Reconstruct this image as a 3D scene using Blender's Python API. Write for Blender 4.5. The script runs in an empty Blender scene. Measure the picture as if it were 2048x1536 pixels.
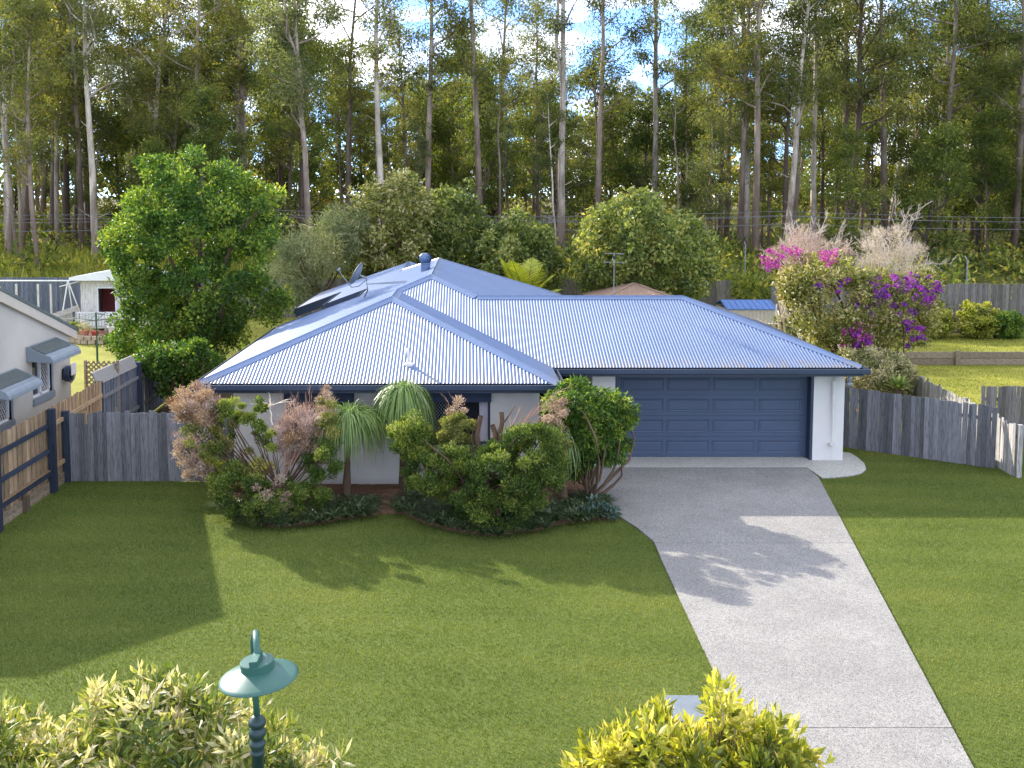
import bpy, math, random
import numpy as np
from mathutils import Vector
R = math.radians
sc = bpy.context.scene
col = sc.collection
rng = np.random.default_rng(7)
random.seed(7)

# ---------------------------------------------------------------- camera
F_PX, PITCH, CX, CY, CAM_H = 1963., .0782, 936.2, 544.2, 6.449     # in pixels of the 2048 wide photograph
cam = bpy.data.cameras.new('camera'); cam_o = bpy.data.objects.new('camera', cam); col.objects.link(cam_o)
cam_o.location = (0, 0, CAM_H); cam_o.rotation_euler = (math.pi/2-PITCH, 0, 0)
cam.sensor_fit = 'HORIZONTAL'; cam.sensor_width = 36; cam.lens = F_PX/2048*36
cam.shift_x = (1024-CX)/2048; cam.shift_y = (CY-768)/2048
cam.clip_start = .1; cam.clip_end = 2000
sc.camera = cam_o
# ---------------------------------------------------------------- sky, sun, exposure
SUN_DIR = Vector((1.42, -1.46, -1.0)).normalized()
SUN_EL = math.asin(-SUN_DIR.z); SUN_ROT = math.atan2(-SUN_DIR.x, -SUN_DIR.y)
world = bpy.data.worlds.new('World'); sc.world = world; world.use_nodes = True
wn, wl = world.node_tree.nodes, world.node_tree.links
sky = wn.new('ShaderNodeTexSky'); sky.sky_type = 'NISHITA'; sky.sun_disc = False
sky.sun_elevation = SUN_EL; sky.sun_rotation = SUN_ROT; sky.air_density = .4; sky.dust_density = 0; sky.ozone_density = 4.0
wtc = wn.new('ShaderNodeTexCoord'); wmp = wn.new('ShaderNodeMapping'); wmp.inputs['Scale'].default_value = (1, 1, 2.6)
wns = wn.new('ShaderNodeTexNoise'); wns.inputs['Scale'].default_value = 5.5; wns.inputs['Detail'].default_value = 7; wns.inputs['Roughness'].default_value = .6
wrp = wn.new('ShaderNodeValToRGB'); wrp.color_ramp.elements[0].position = .43; wrp.color_ramp.elements[1].position = .60
wmx = wn.new('ShaderNodeMix'); wmx.data_type = 'RGBA'; wmx.inputs['B'].default_value = (6.3, 6.4, 6.7, 1)
wl.new(wtc.outputs['Generated'], wmp.inputs['Vector']); wl.new(wmp.outputs['Vector'], wns.inputs['Vector'])
wl.new(wns.outputs['Fac'], wrp.inputs['Fac']); wl.new(wrp.outputs['Color'], wmx.inputs['Factor'])
wl.new(sky.outputs['Color'], wmx.inputs['A']); wl.new(wmx.outputs['Result'], wn['Background'].inputs['Color'])
wn['Background'].inputs['Strength'].default_value = .15
sun = bpy.data.lights.new('sun', 'SUN'); sun.energy = 2.9; sun.angle = R(.53); sun.color = (1, .93, .82)
sun_o = bpy.data.objects.new('sun', sun); col.objects.link(sun_o); sun_o.location = (-20, 30, 30)
sun_o.rotation_euler = SUN_DIR.to_track_quat('-Z', 'Y').to_euler()
vs = sc.view_settings; vs.view_transform = 'Standard'; vs.look = 'None'; vs.gamma = 1; vs.exposure = 1.98; vs.use_curve_mapping = False
cy = sc.cycles; cy.max_bounces = 7; cy.diffuse_bounces = 3; cy.glossy_bounces = 3; cy.transmission_bounces = 5; cy.transparent_max_bounces = 6
cy.caustics_reflective = False; cy.caustics_refractive = False; cy.sample_clamp_indirect = 6

# ---------------------------------------------------------------- photograph pixel -> place
CT, ST = math.cos(PITCH), math.sin(PITCH)
def ray(px, py):
    u, v = (px-CX)/F_PX, -(py-CY)/F_PX
    return np.array([u, CT+v*ST, v*CT-ST])
def G(px, py, z=0.):
    r = ray(px, py); return np.array([0, 0, CAM_H])+r*(z-CAM_H)/r[2]
def V(px, py, Y):
    r = ray(px, py); return np.array([0, 0, CAM_H])+r*Y/r[1]
def PX(px, py, X):
    r = ray(px, py); return np.array([0, 0, CAM_H])+r*X/r[0]

# ---------------------------------------------------------------- helpers
def tag(o, label=None, cat=None, group=None, kind=None):
    if label: o['label'] = label
    if cat: o['category'] = cat
    if group: o['group'] = group
    if kind: o['kind'] = kind
    return o
def thing(name, loc, label, cat, group=None):
    o = bpy.data.objects.new(name, None); col.objects.link(o); o.location = tuple(float(a) for a in loc); o.empty_display_size = .2
    return tag(o, label, cat, group)
def raw_mesh(name, v, quads=None, tris=None, tint=None, smooth=False):
    me = bpy.data.meshes.new(name); v = np.asarray(v, np.float32)
    nq = 0 if quads is None else len(quads); nt = 0 if tris is None else len(tris)
    me.vertices.add(len(v)); me.vertices.foreach_set('co', v.ravel())
    loops, starts, tot = [], [], []
    if nq: loops.append(np.asarray(quads, np.int32).ravel()); starts.append(np.arange(nq)*4); tot.append(np.full(nq, 4))
    if nt: loops.append(np.asarray(tris, np.int32).ravel()); starts.append(nq*4+np.arange(nt)*3); tot.append(np.full(nt, 3))
    lp = np.concatenate(loops)
    me.loops.add(len(lp)); me.loops.foreach_set('vertex_index', lp)
    me.polygons.add(nq+nt); me.polygons.foreach_set('loop_start', np.concatenate(starts).astype(np.int32)); me.polygons.foreach_set('loop_total', np.concatenate(tot).astype(np.int32))
    me.polygons.foreach_set('use_smooth', np.full(nq+nt, smooth))
    if tint is not None:
        a = me.attributes.new('tint', 'FLOAT', 'FACE'); a.data.foreach_set('value', np.asarray(tint, np.float32))
    me.update(calc_edges=True)
    return me
def link(name, me, mat, parent=None, loc=None):
    o = bpy.data.objects.new(name, me); col.objects.link(o)
    if mat is not None and not me.materials: me.materials.append(mat)
    if parent is not None: o.parent = parent
    if loc is not None: o.location = tuple(float(a) for a in loc)
    return o
class MB:
    """collects boxes, tubes and polygons in world coordinates; build() makes one object"""
    def __init__(s): s.v = []; s.f = []; s.n = 0
    def add(s, v, f):
        v = np.asarray(v, float).reshape(-1, 3); s.v.append(v); s.f += [tuple(i+s.n for i in q) for q in f]; s.n += len(v); return s
    def box(s, x0, x1, y0, y1, z0, z1):
        return s.add([(x, y, z) for z in (z0, z1) for y in (y0, y1) for x in (x0, x1)],
                     [(0, 2, 3, 1), (4, 5, 7, 6), (0, 1, 5, 4), (2, 6, 7, 3), (0, 4, 6, 2), (1, 3, 7, 5)])
    def bar(s, a, b, w, h, up=(0, 0, 1)):
        """box beam between a and b, w across, h along up (centred)"""
        a, b, up = np.array(a, float), np.array(b, float), np.array(up, float)
        d = b-a; d /= np.linalg.norm(d); sd = np.cross(d, up); sd /= np.linalg.norm(sd); u = np.cross(sd, d)
        v = [p+sd*i*w/2+u*j*h/2 for p in (a, b) for j in (-1, 1) for i in (-1, 1)]
        return s.add(v, [(0, 2, 3, 1), (4, 5, 7, 6), (0, 1, 5, 4), (2, 6, 7, 3), (0, 4, 6, 2), (1, 3, 7, 5)])
    def tube(s, pts, rad, n=6, cap=True):
        pts = [np.array(p, float) for p in pts]; m = len(pts)
        if not hasattr(rad, '__len__'): rad = [rad]*m
        t0 = pts[1]-pts[0]; ref = np.array([0, 0, 1.]) if abs(t0[2]) < .8*np.linalg.norm(t0) else np.array([1., 0, 0])
        v = []
        for i, p in enumerate(pts):
            t = pts[min(i+1, m-1)]-pts[max(i-1, 0)]; t = t/(np.linalg.norm(t)+1e-9)
            a = np.cross(t, ref); a /= np.linalg.norm(a)+1e-9; b = np.cross(t, a)
            for k in range(n):
                q = 2*math.pi*k/n; v.append(p+(a*math.cos(q)+b*math.sin(q))*rad[i])
        f = [(i*n+k, i*n+(k+1) % n, (i+1)*n+(k+1) % n, (i+1)*n+k) for i in range(m-1) for k in range(n)]
        if cap: f += [tuple(range(n))[::-1], tuple((m-1)*n+k for k in range(n))]
        return s.add(v, f)
    def prism(s, poly, d):
        """polygon (list of 3D points) swept by vector d"""
        p = np.asarray(poly, float); n = len(p); d = np.asarray(d, float)
        return s.add(np.vstack([p, p+d]), [tuple(range(n))[::-1], tuple(range(n, 2*n))]+[(i, (i+1) % n, n+(i+1) % n, n+i) for i in range(n)])
    def lathe(s, c, prof, n=20):
        c = np.asarray(c, float); v = []
        for r, z in prof:
            for k in range(n):
                q = 2*math.pi*k/n; v.append(c+np.array([r*math.cos(q), r*math.sin(q), z]))
        m = len(prof); f = [(i*n+k, i*n+(k+1) % n, (i+1)*n+(k+1) % n, (i+1)*n+k) for i in range(m-1) for k in range(n)]
        f += [tuple(range(n))[::-1], tuple((m-1)*n+k for k in range(n))]
        return s.add(v, f)
    def build(s, name, mat, parent=None, origin=None, smooth=False, bevel=0):
        v = np.vstack(s.v)
        o0 = np.array(parent.location if parent is not None else (origin if origin is not None else (0, 0, 0)), float)
        if parent is not None and parent.parent is not None: o0 = o0+np.array(parent.parent.location)
        me = bpy.data.meshes.new(name); me.from_pydata((v-o0).tolist(), [], s.f)
        if smooth: me.polygons.foreach_set('use_smooth', np.ones(len(me.polygons), bool))
        me.update()
        o = link(name, me, mat, parent)
        if parent is None and origin is not None: o.location = tuple(float(a) for a in origin)
        if bevel:
            m = o.modifiers.new('bevel', 'BEVEL'); m.width = bevel; m.segments = 1; m.limit_method = 'ANGLE'
        return o
def inside(pts, poly):
    x, y = pts[:, 0], pts[:, 1]; r = np.zeros(len(pts), bool); p = np.asarray(poly, float)[:, :2]; n = len(p)
    for i in range(n):
        x0, y0 = p[i]; x1, y1 = p[(i+1) % n]
        if y0 == y1: continue
        c = ((y0 > y) != (y1 > y)) & (x < (x1-x0)*(y-y0)/(y1-y0)+x0); r ^= c
    return r
def edge_dist(pts, poly):
    p = np.asarray(poly, float)[:, :2]; n = len(p); d = np.full(len(pts), 1e9)
    for i in range(n):
        a, b = p[i], p[(i+1) % n]; ab = b-a; t = np.clip(((pts-a)@ab)/(ab@ab+1e-9), 0, 1)
        d = np.minimum(d, np.linalg.norm(pts-(a+t[:, None]*ab), axis=1))
    return d

# ---------------------------------------------------------------- materials
def new_mat(name):
    m = bpy.data.materials.new(name); m.use_nodes = True
    nt = m.node_tree; return m, nt.nodes, nt.links, nt.nodes['Principled BSDF']
def position(n, l, scale=(1, 1, 1)):
    g = n.new('ShaderNodeNewGeometry'); mp = n.new('ShaderNodeMapping'); mp.inputs['Scale'].default_value = scale
    l.new(g.outputs['Position'], mp.inputs['Vector']); return mp.outputs['Vector']
def noise(n, l, vec, scale, detail=4, rough=.55):
    t = n.new('ShaderNodeTexNoise'); t.inputs['Scale'].default_value = scale; t.inputs['Detail'].default_value = detail; t.inputs['Roughness'].default_value = rough
    l.new(vec, t.inputs['Vector']); return t.outputs['Fac']
def ramp(n, l, fac, stops):
    r = n.new('ShaderNodeValToRGB'); e = r.color_ramp.elements
    while len(e) < len(stops): e.new(.5)
    for k, (p, c) in enumerate(stops):
        e[k].position = p; e[k].color = (*c, 1) if len(c) == 3 else c
    l.new(fac, r.inputs['Fac']); return r.outputs['Color']
def mixc(n, l, fac, a, b, mode='MIX'):
    m = n.new('ShaderNodeMix'); m.data_type = 'RGBA'; m.blend_type = mode
    for s, v in (('Factor', fac), ('A', a), ('B', b)):
        if isinstance(v, (int, float)): m.inputs[s].default_value = v
        elif isinstance(v, tuple): m.inputs[s].default_value = (*v, 1)
        else: l.new(v, m.inputs[s])
    return m.outputs['Result']
def bump(n, l, p, h, strength=.3, dist=.01):
    b = n.new('ShaderNodeBump'); b.inputs['Strength'].default_value = strength; b.inputs['Distance'].default_value = dist
    l.new(h, b.inputs['Height']); l.new(b.outputs['Normal'], p.inputs['Normal'])
def mul(c, k): return tuple(min(1, a*k) for a in c)
def plain(name, c, rough=.6, var=.18, scale=3, spec=.4, bmp=.0, bscale=60, metal=0):
    m, n, l, p = new_mat(name); vec = position(n, l)
    l.new(ramp(n, l, noise(n, l, vec, scale, 6, .6), [(.3, mul(c, 1-var)), (.7, mul(c, 1+var))]), p.inputs['Base Color'])
    p.inputs['Roughness'].default_value = rough; p.inputs['Specular IOR Level'].default_value = spec; p.inputs['Metallic'].default_value = metal
    if bmp: bump(n, l, p, noise(n, l, vec, bscale, 3), bmp, .01)
    return m
def wood(name, a, b, streak=(28, 28, 1.6), vary=.5, rough=.85):
    m, n, l, p = new_mat(name); vec = position(n, l, streak)
    oi = n.new('ShaderNodeObjectInfo')
    base = mixc(n, l, noise(n, l, vec, 1.0, 6, .7), a, b)
    st = ramp(n, l, noise(n, l, vec, 2.3, 4, .7), [(.38, (.35, .34, .33)), (.52, (1, 1, 1))])
    base = mixc(n, l, .8, base, st, 'MULTIPLY')
    rnd = ramp(n, l, oi.outputs['Random'], [(0, (1-vary, 1-vary, 1-vary)), (1, (1+vary*.55,)*3)])
    base = mixc(n, l, 1., base, rnd, 'MULTIPLY')
    l.new(base, p.inputs['Base Color']); p.inputs['Roughness'].default_value = rough; p.inputs['Specular IOR Level'].default_value = .2
    bump(n, l, p, noise(n, l, vec, 2.3, 4, .7), .5, .006)
    return m
def leaf(name, stops, trans=.35, objvar=.25, rough=.5, spec=.3, gloss=True):
    m, n, l, p = new_mat(name)
    at = n.new('ShaderNodeAttribute'); at.attribute_name = 'tint'
    c = ramp(n, l, at.outputs['Fac'], stops)
    oi = n.new('ShaderNodeObjectInfo')
    c = mixc(n, l, 1., c, ramp(n, l, oi.outputs['Random'], [(0, (1-objvar, 1-objvar*.8, 1-objvar)), (1, (1+objvar, 1+objvar*.7, 1+objvar*.2))]), 'MULTIPLY')
    l.new(c, p.inputs['Base Color']); p.inputs['Roughness'].default_value = rough; p.inputs['Specular IOR Level'].default_value = spec
    t = n.new('ShaderNodeBsdfTranslucent'); tc = mixc(n, l, 1., c, (1.25, 1.2, .55), 'MULTIPLY'); l.new(tc, t.inputs['Color'])
    ms = n.new('ShaderNodeMixShader'); ms.inputs['Fac'].default_value = trans
    l.new(p.outputs[0], ms.inputs[1]); l.new(t.outputs[0], ms.inputs[2]); l.new(ms.outputs[0], n['Material Output'].inputs['Surface'])
    return m
def bark(name, a, b, sc_=(3, 3, .5)):
    m, n, l, p = new_mat(name); vec = position(n, l, sc_); oi = n.new('ShaderNodeObjectInfo')
    c = mixc(n, l, noise(n, l, vec, 1.5, 5, .7), a, b)
    c = mixc(n, l, 1., c, ramp(n, l, oi.outputs['Random'], [(0, (.65, .62, .6)), (1, (1.25, 1.2, 1.15))]), 'MULTIPLY')
    l.new(c, p.inputs['Base Color']); p.inputs['Roughness'].default_value = .9; p.inputs['Specular IOR Level'].default_value = .15
    bump(n, l, p, noise(n, l, vec, 6, 4), .4, .03); return m

M = {}
M['wall'] = plain('rendered_wall', (.62, .585, .555), .85, .06, 1.2, .2, .25, 180)
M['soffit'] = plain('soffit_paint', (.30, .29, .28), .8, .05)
M['navy'] = plain('navy_steel', (.022, .036, .068), .42, .12, 2, .5)
M['dark'] = plain('porch_shade_black', (.012, .012, .014), .9, .1)  # near-black colour with the shade of the porch recess painted in
M['pvc'] = plain('white_pipe', (.62, .58, .55), .5, .08, 4)
M['grey_metal'] = plain('grey_metal', (.22, .24, .27), .45, .15, 5, .5, metal=.3)
M['door_navy'] = plain('garage_door_navy', (.052, .073, .122), .5, .07, 1.5, .4, .12, 240)
def roof_mat():
    m, n, l, p = new_mat('blue_corrugated_steel'); vec = position(n, l)
    c = ramp(n, l, noise(n, l, vec, .7, 5, .6), [(.3, (.080, .130, .245)), (.7, (.105, .158, .285))])
    st = ramp(n, l, noise(n, l, position(n, l, (6, 6, 1)), 2.2, 5, .7), [(.56, (0, 0, 0)), (.72, (1, 1, 1))])
    g = n.new('ShaderNodeNewGeometry'); sx = n.new('ShaderNodeSeparateXYZ'); l.new(g.outputs['Position'], sx.inputs[0])
    lo = n.new('ShaderNodeMapRange'); lo.inputs['From Min'].default_value = 2.40; lo.inputs['From Max'].default_value = 2.62
    lo.inputs['To Min'].default_value = 1; lo.inputs['To Max'].default_value = 0; l.new(sx.outputs['Z'], lo.inputs['Value'])
    mm = n.new('ShaderNodeMath'); mm.operation = 'MULTIPLY'; l.new(lo.outputs[0], mm.inputs[0])
    ns2 = ramp(n, l, noise(n, l, position(n, l, (9, 2, 2)), 1.1, 4, .7), [(.4, (0, 0, 0)), (.6, (1, 1, 1))]); l.new(ns2, mm.inputs[1])
    c = mixc(n, l, mm.outputs[0], c, (.16, .14, .125))
    m2 = n.new('ShaderNodeMath'); m2.operation = 'MULTIPLY'; l.new(st, m2.inputs[0]); m2.inputs[1].default_value = .25
    c = mixc(n, l, m2.outputs[0], c, (.26, .28, .33))
    l.new(c, p.inputs['Base Color']); p.inputs['Roughness'].default_value = .38; p.inputs['Specular IOR Level'].default_value = .65; p.inputs['Metallic'].default_value = .12
    return m
M['roof'] = roof_mat()
M['glass'], _n, _l, _p = new_mat('window_glass'); _p.inputs['Base Color'].default_value = (.02, .022, .028, 1); _p.inputs['Roughness'].default_value = .06; _p.inputs['Specular IOR Level'].default_value = .7
M['curtain'] = plain('lilac_curtain', (.50, .46, .52), .9, .08, 6)
M['blind'] = plain('navy_canvas', (.02, .032, .06), .8, .15, 8)
M['weathered'] = wood('weathered_grey_timber', (.12, .12, .135), (.235, .232, .24))
M['silver'] = wood('silvered_timber', (.27, .255, .24), (.42, .40, .37), vary=.35)
M['backfence'] = wood('grey_brown_timber', (.13, .115, .10), (.24, .22, .20), vary=.4)
M['bluegrey'] = wood('blue_grey_timber', (.11, .125, .165), (.19, .205, .25), vary=.25)
M['pine'] = wood('honey_timber', (.29, .19, .11), (.46, .33, .21), vary=.35)
M['navy_wood'] = wood('navy_stained_timber', (.028, .038, .062), (.045, .058, .09), vary=.25)
M['sleeper'] = wood('brown_sleeper', (.20, .155, .105), (.33, .265, .185), (3, 3, 20), vary=.2)
M['whitewood'] = wood('white_painted_timber', (.62, .58, .52), (.74, .70, .64), vary=.12)
M['white'] = plain('white_paint', (.72, .72, .71), .5, .05)
M['cream'] = plain('neighbour_render', (.47, .43, .37), .85, .12, .6, .2, .2, 150)
M['cream_trim'] = plain('cream_trim', (.50, .44, .36), .7, .06)
M['nroof'] = plain('grey_green_tile', (.10, .12, .11), .7, .2, 8)
M['awning'] = plain('awning_steel', (.19, .22, .25), .45, .1, 3, .5)
M['awning_top'] = plain('awning_weathered', (.075, .09, .085), .8, .25, 14)
M['pink'] = plain('pink_wall', (.72, .19, .20), .8, .05)
M['brick'] = plain('cream_block', (.42, .33, .24), .9, .25, 4, .2)
M['green_metal'] = plain('green_metal', (.012, .085, .045), .45, .1, 5, .5)
M['teal'] = plain('teal_enamel', (.030, .100, .078), .42, .14, 3.5, .5)
M['teal_dark'] = plain('teal_post_enamel', (.010, .034, .034), .45, .18, 6, .5)
M['black'] = plain('black_plastic', (.015, .017, .02), .5, .1)
M['red'] = plain('red_pot', (.42, .05, .045), .6, .1)
M['terracotta'] = plain('terracotta', (.5, .22, .14), .7, .12)
M['pale_pot'] = plain('pale_pot', (.6, .56, .52), .7, .1)
M['brown_roof'] = plain('brown_steel', (.30, .20, .145), .5, .1, 2)
M['blue_steel'] = plain('bright_blue_steel', (.05, .13, .34), .4, .1, 2, .5)
M['beige_steel'] = plain('beige_steel', (.42, .37, .29), .55, .08)
M['zinc'] = plain('galvanised', (.24, .25, .26), .5, .15, 9, .5, metal=.6)
M['mail'] = plain('letterbox_grey', (.15, .175, .20), .6, .15, 4, .3)
M['concrete_far'] = plain('pale_concrete', (.50, .49, .47), .8, .2, .6)
M['wire'] = plain('cable', (.16, .16, .17), .6, .1)
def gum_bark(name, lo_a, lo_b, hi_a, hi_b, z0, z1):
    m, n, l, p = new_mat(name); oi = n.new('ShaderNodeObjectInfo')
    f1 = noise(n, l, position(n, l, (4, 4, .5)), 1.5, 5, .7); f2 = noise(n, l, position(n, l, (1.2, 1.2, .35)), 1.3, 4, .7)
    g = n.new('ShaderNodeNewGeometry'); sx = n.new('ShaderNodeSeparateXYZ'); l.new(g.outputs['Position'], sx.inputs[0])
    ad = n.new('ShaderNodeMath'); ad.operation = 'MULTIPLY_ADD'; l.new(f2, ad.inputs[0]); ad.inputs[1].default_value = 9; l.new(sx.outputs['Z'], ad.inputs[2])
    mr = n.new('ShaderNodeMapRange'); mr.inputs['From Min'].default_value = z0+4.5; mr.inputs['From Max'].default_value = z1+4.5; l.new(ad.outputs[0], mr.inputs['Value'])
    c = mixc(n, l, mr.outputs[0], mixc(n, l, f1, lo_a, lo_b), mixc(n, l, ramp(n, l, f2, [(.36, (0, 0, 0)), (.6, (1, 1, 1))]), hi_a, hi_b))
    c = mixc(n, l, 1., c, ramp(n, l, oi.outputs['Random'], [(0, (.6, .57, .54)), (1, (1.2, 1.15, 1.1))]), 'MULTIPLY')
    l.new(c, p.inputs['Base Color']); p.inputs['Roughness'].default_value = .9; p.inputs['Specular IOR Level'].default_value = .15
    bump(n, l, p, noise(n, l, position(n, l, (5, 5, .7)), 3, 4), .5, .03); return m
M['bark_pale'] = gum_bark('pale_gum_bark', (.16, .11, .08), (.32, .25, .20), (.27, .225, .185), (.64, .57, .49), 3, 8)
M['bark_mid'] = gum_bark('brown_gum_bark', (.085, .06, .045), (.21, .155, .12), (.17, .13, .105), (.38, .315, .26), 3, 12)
M['bark_dark'] = bark('dark_ironbark', (.05, .038, .03), (.14, .105, .08))
M['twig_white'] = bark('bleached_twig', (.62, .54, .46), (.80, .72, .63), (9, 9, 4))
M['twig_brown'] = bark('dead_twig', (.24, .135, .095), (.44, .30, .235), (12, 12, 6))
M['stem'] = bark('shrub_stem', (.075, .05, .033), (.17, .115, .08), (8, 8, 4))
# foliage (stops along the per-leaf tint)
M['lf_gum'] = leaf('gum_leaves', [(0, (.070, .092, .030)), (.45, (.14, .165, .05)), (.8, (.225, .235, .072)), (1, (.34, .26, .085))], .55)
M['lf_gum2'] = leaf('grey_gum_leaves', [(0, (.072, .096, .05)), (.5, (.145, .175, .085)), (1, (.25, .27, .135))], .55)
M['lf_under'] = leaf('understorey_leaves', [(0, (.055, .085, .024)), (.5, (.125, .17, .040)), (.85, (.23, .26, .06)), (1, (.38, .34, .08))], .55)
M['lf_bright'] = leaf('bright_green_leaves', [(0, (.032, .078, .016)), (.5, (.085, .165, .028)), (.9, (.21, .30, .048)), (1, (.31, .35, .06))], .45, .08, .5, .28)
M['lf_mid'] = leaf('mid_green_leaves', [(0, (.05, .08, .02)), (.5, (.14, .19, .045)), (.9, (.30, .34, .09)), (1, (.44, .42, .15))], .45, .12, .4, .45)
M['lf_yellow'] = leaf('yellow_green_leaves', [(0, (.06, .085, .016)), (.4, (.19, .225, .026)), (.8, (.42, .42, .045)), (1, (.60, .54, .14))], .4, .1, .42, .45)
M['lf_dry'] = leaf('dry_yellow_leaves', [(0, (.055, .075, .022)), (.4, (.165, .185, .04)), (.75, (.31, .31, .075)), (1, (.58, .50, .30))], .35, .1, .45, .4)
M['lf_leggy'] = leaf('leggy_shrub_leaves', [(0, (.045, .075, .018)), (.45, (.14, .19, .035)), (.8, (.31, .33, .065)), (1, (.64, .57, .36))], .35, .05, .42, .45)
M['lf_feather'] = leaf('feathery_pale_leaves', [(0, (.08, .11, .05)), (.5, (.20, .235, .115)), (1, (.42, .42, .25))], .4, .08)
M['lf_conifer'] = leaf('conifer_leaves', [(0, (.030, .066, .014)), (.5, (.11, .17, .030)), (1, (.30, .34, .065))], .35, .05)
M['lf_conifer_y'] = leaf('olive_conifer_leaves', [(0, (.09, .12, .03)), (.5, (.21, .23, .055)), (1, (.40, .37, .12))], .35, .05)
M['lf_dead'] = leaf('dead_leaves', [(0, (.17, .095, .055)), (.5, (.33, .21, .135)), (1, (.47, .34, .24))], .2, .05)
M['lf_dead_pink'] = leaf('dead_pinkish_leaves', [(0, (.22, .14, .10)), (.5, (.40, .28, .22)), (1, (.52, .41, .34))], .2, .05)
M['lf_strap'] = leaf('strap_leaves', [(0, (.018, .038, .014)), (.5, (.055, .095, .035)), (1, (.24, .27, .15))], .2, .15, .35, .5)
M['lf_blue'] = leaf('blue_grey_leaves', [(0, (.05, .09, .07)), (1, (.19, .27, .24))], .2, .1)
M['lf_pony'] = leaf('ponytail_leaves', [(0, (.08, .15, .028)), (.5, (.17, .27, .06)), (1, (.36, .44, .18))], .35, .06, .35, .5)
M['lf_palm'] = leaf('palm_leaves', [(0, (.17, .23, .03)), (.6, (.42, .46, .05)), (1, (.66, .60, .09))], .5, .05, .35, .5)
M['lf_orange'] = leaf('orange_green_leaves', [(0, (.08, .085, .018)), (.5, (.20, .19, .03)), (1, (.42, .27, .035))], .4, .05)
M['lf_cream'] = leaf('cream_variegated_leaves', [(0, (.05, .075, .022)), (.4, (.18, .20, .07)), (.8, (.42, .39, .20)), (1, (.58, .50, .33))], .3, .05)
M['lf_haze'] = leaf('fine_pale_twigs', [(0, (.42, .34, .28)), (1, (.74, .64, .56))], .15, .03)
M['lf_haze_pink'] = leaf('fine_pink_twigs', [(0, (.40, .27, .25)), (1, (.66, .50, .46))], .15, .03)
M['lf_purple'] = leaf('purple_flowers', [(0, (.10, .012, .22)), (.6, (.24, .03, .42)), (1, (.40, .07, .48))], .35, .05)
M['lf_magenta'] = leaf('magenta_flowers', [(0, (.30, .03, .30)), (1, (.58, .12, .46))], .35, .05)
M['lf_agave'] = leaf('agave_leaves', [(0, (.07, .13, .03)), (.6, (.17, .26, .06)), (1, (.36, .40, .12))], .2, .05)
M['lf_grass'] = leaf('lawn_grass_blades', [(0, (.072, .112, .024)), (.5, (.135, .185, .042)), (.9, (.205, .24, .058)), (1, (.34, .30, .10))], .4, 0, .6, .2)
M['lf_bank'] = leaf('bank_grass_blades', [(0, (.10, .13, .02)), (.5, (.24, .27, .04)), (1, (.42, .38, .09))], .35, 0, .6, .2)

def ground_mat():
    m, n, l, p = new_mat('lawn_and_forest_floor'); vec = position(n, l)
    lawn = ramp(n, l, noise(n, l, vec, .35, 5, .6), [(.3, (.080, .108, .024)), (.7, (.115, .142, .034))])
    lawn = mixc(n, l, .7, lawn, ramp(n, l, noise(n, l, vec, 45, 4, .7), [(.3, (.5, .5, .5)), (.7, (1.3, 1.3, 1.2))]), 'MULTIPLY')
    yel = ramp(n, l, noise(n, l, vec, .5, 5, .6), [(.3, (.20, .21, .035)), (.7, (.30, .28, .055))])
    yel = mixc(n, l, .6, yel, ramp(n, l, noise(n, l, vec, 25, 4, .7), [(.3, (.6, .6, .6)), (.7, (1.2, 1.2, 1.2))]), 'MULTIPLY')
    floor = ramp(n, l, noise(n, l, vec, .12, 7, .65), [(.3, (.06, .05, .03)), (.55, (.12, .11, .04)), (.75, (.15, .17, .045))])
    sx = n.new('ShaderNodeSeparateXYZ'); l.new(vec, sx.inputs[0])
    def step(a, b, sock):
        r = n.new('ShaderNodeMapRange'); r.inputs['From Min'].default_value = a; r.inputs['From Max'].default_value = b; l.new(sock, r.inputs['Value']); return r.outputs[0]
    c = mixc(n, l, step(23.5, 25.5, sx.outputs['Y']), lawn, yel)
    c = mixc(n, l, step(51.5, 53, sx.outputs['Y']), c, floor)
    l.new(c, p.inputs['Base Color']); p.inputs['Roughness'].default_value = .9; p.inputs['Specular IOR Level'].default_value = .1
    bump(n, l, p, noise(n, l, vec, 60, 3), .6, .02); return m
M['ground'] = ground_mat()
def aggregate(name, a, b, dark, spk=130):
    m, n, l, p = new_mat(name); vec = position(n, l)
    big = ramp(n, l, noise(n, l, vec, .9, 6, .65), [(.3, a), (.7, b)])
    vo = n.new('ShaderNodeTexVoronoi'); vo.inputs['Scale'].default_value = spk; l.new(vec, vo.inputs['Vector'])
    hs = ramp(n, l, vo.outputs['Color'], [(.15, dark), (.45, (1, 1, 1)), (.8, (1.12, 1.11, 1.08))])
    c = mixc(n, l, .85, big, hs, 'MULTIPLY')
    c = mixc(n, l, .5, c, ramp(n, l, noise(n, l, vec, 22, 3, .6), [(.35, (.72, .72, .72)), (.65, (1.15, 1.15, 1.15))]), 'MULTIPLY')
    l.new(c, p.inputs['Base Color']); p.inputs['Roughness'].default_value = .8; p.inputs['Specular IOR Level'].default_value = .25
    bump(n, l, p, vo.outputs['Distance'], .35, .006); return m
M['drive'] = aggregate('exposed_aggregate', (.215, .205, .195), (.285, .272, .258), (.28, .28, .28), 95)
M['apron'] = aggregate('pale_pebble', (.40, .39, .355), (.48, .47, .435), (.5, .47, .42), 75)
M['asphalt'] = aggregate('asphalt', (.045, .045, .047), (.06, .06, .062), (.5, .5, .5))
M['kerb'] = plain('kerb_concrete', (.36, .35, .33), .85, .15, 4)
M['mulch'] = plain('mulch_soil', (.155, .085, .055), .95, .45, 26, .1, 1.0, 30)

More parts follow.
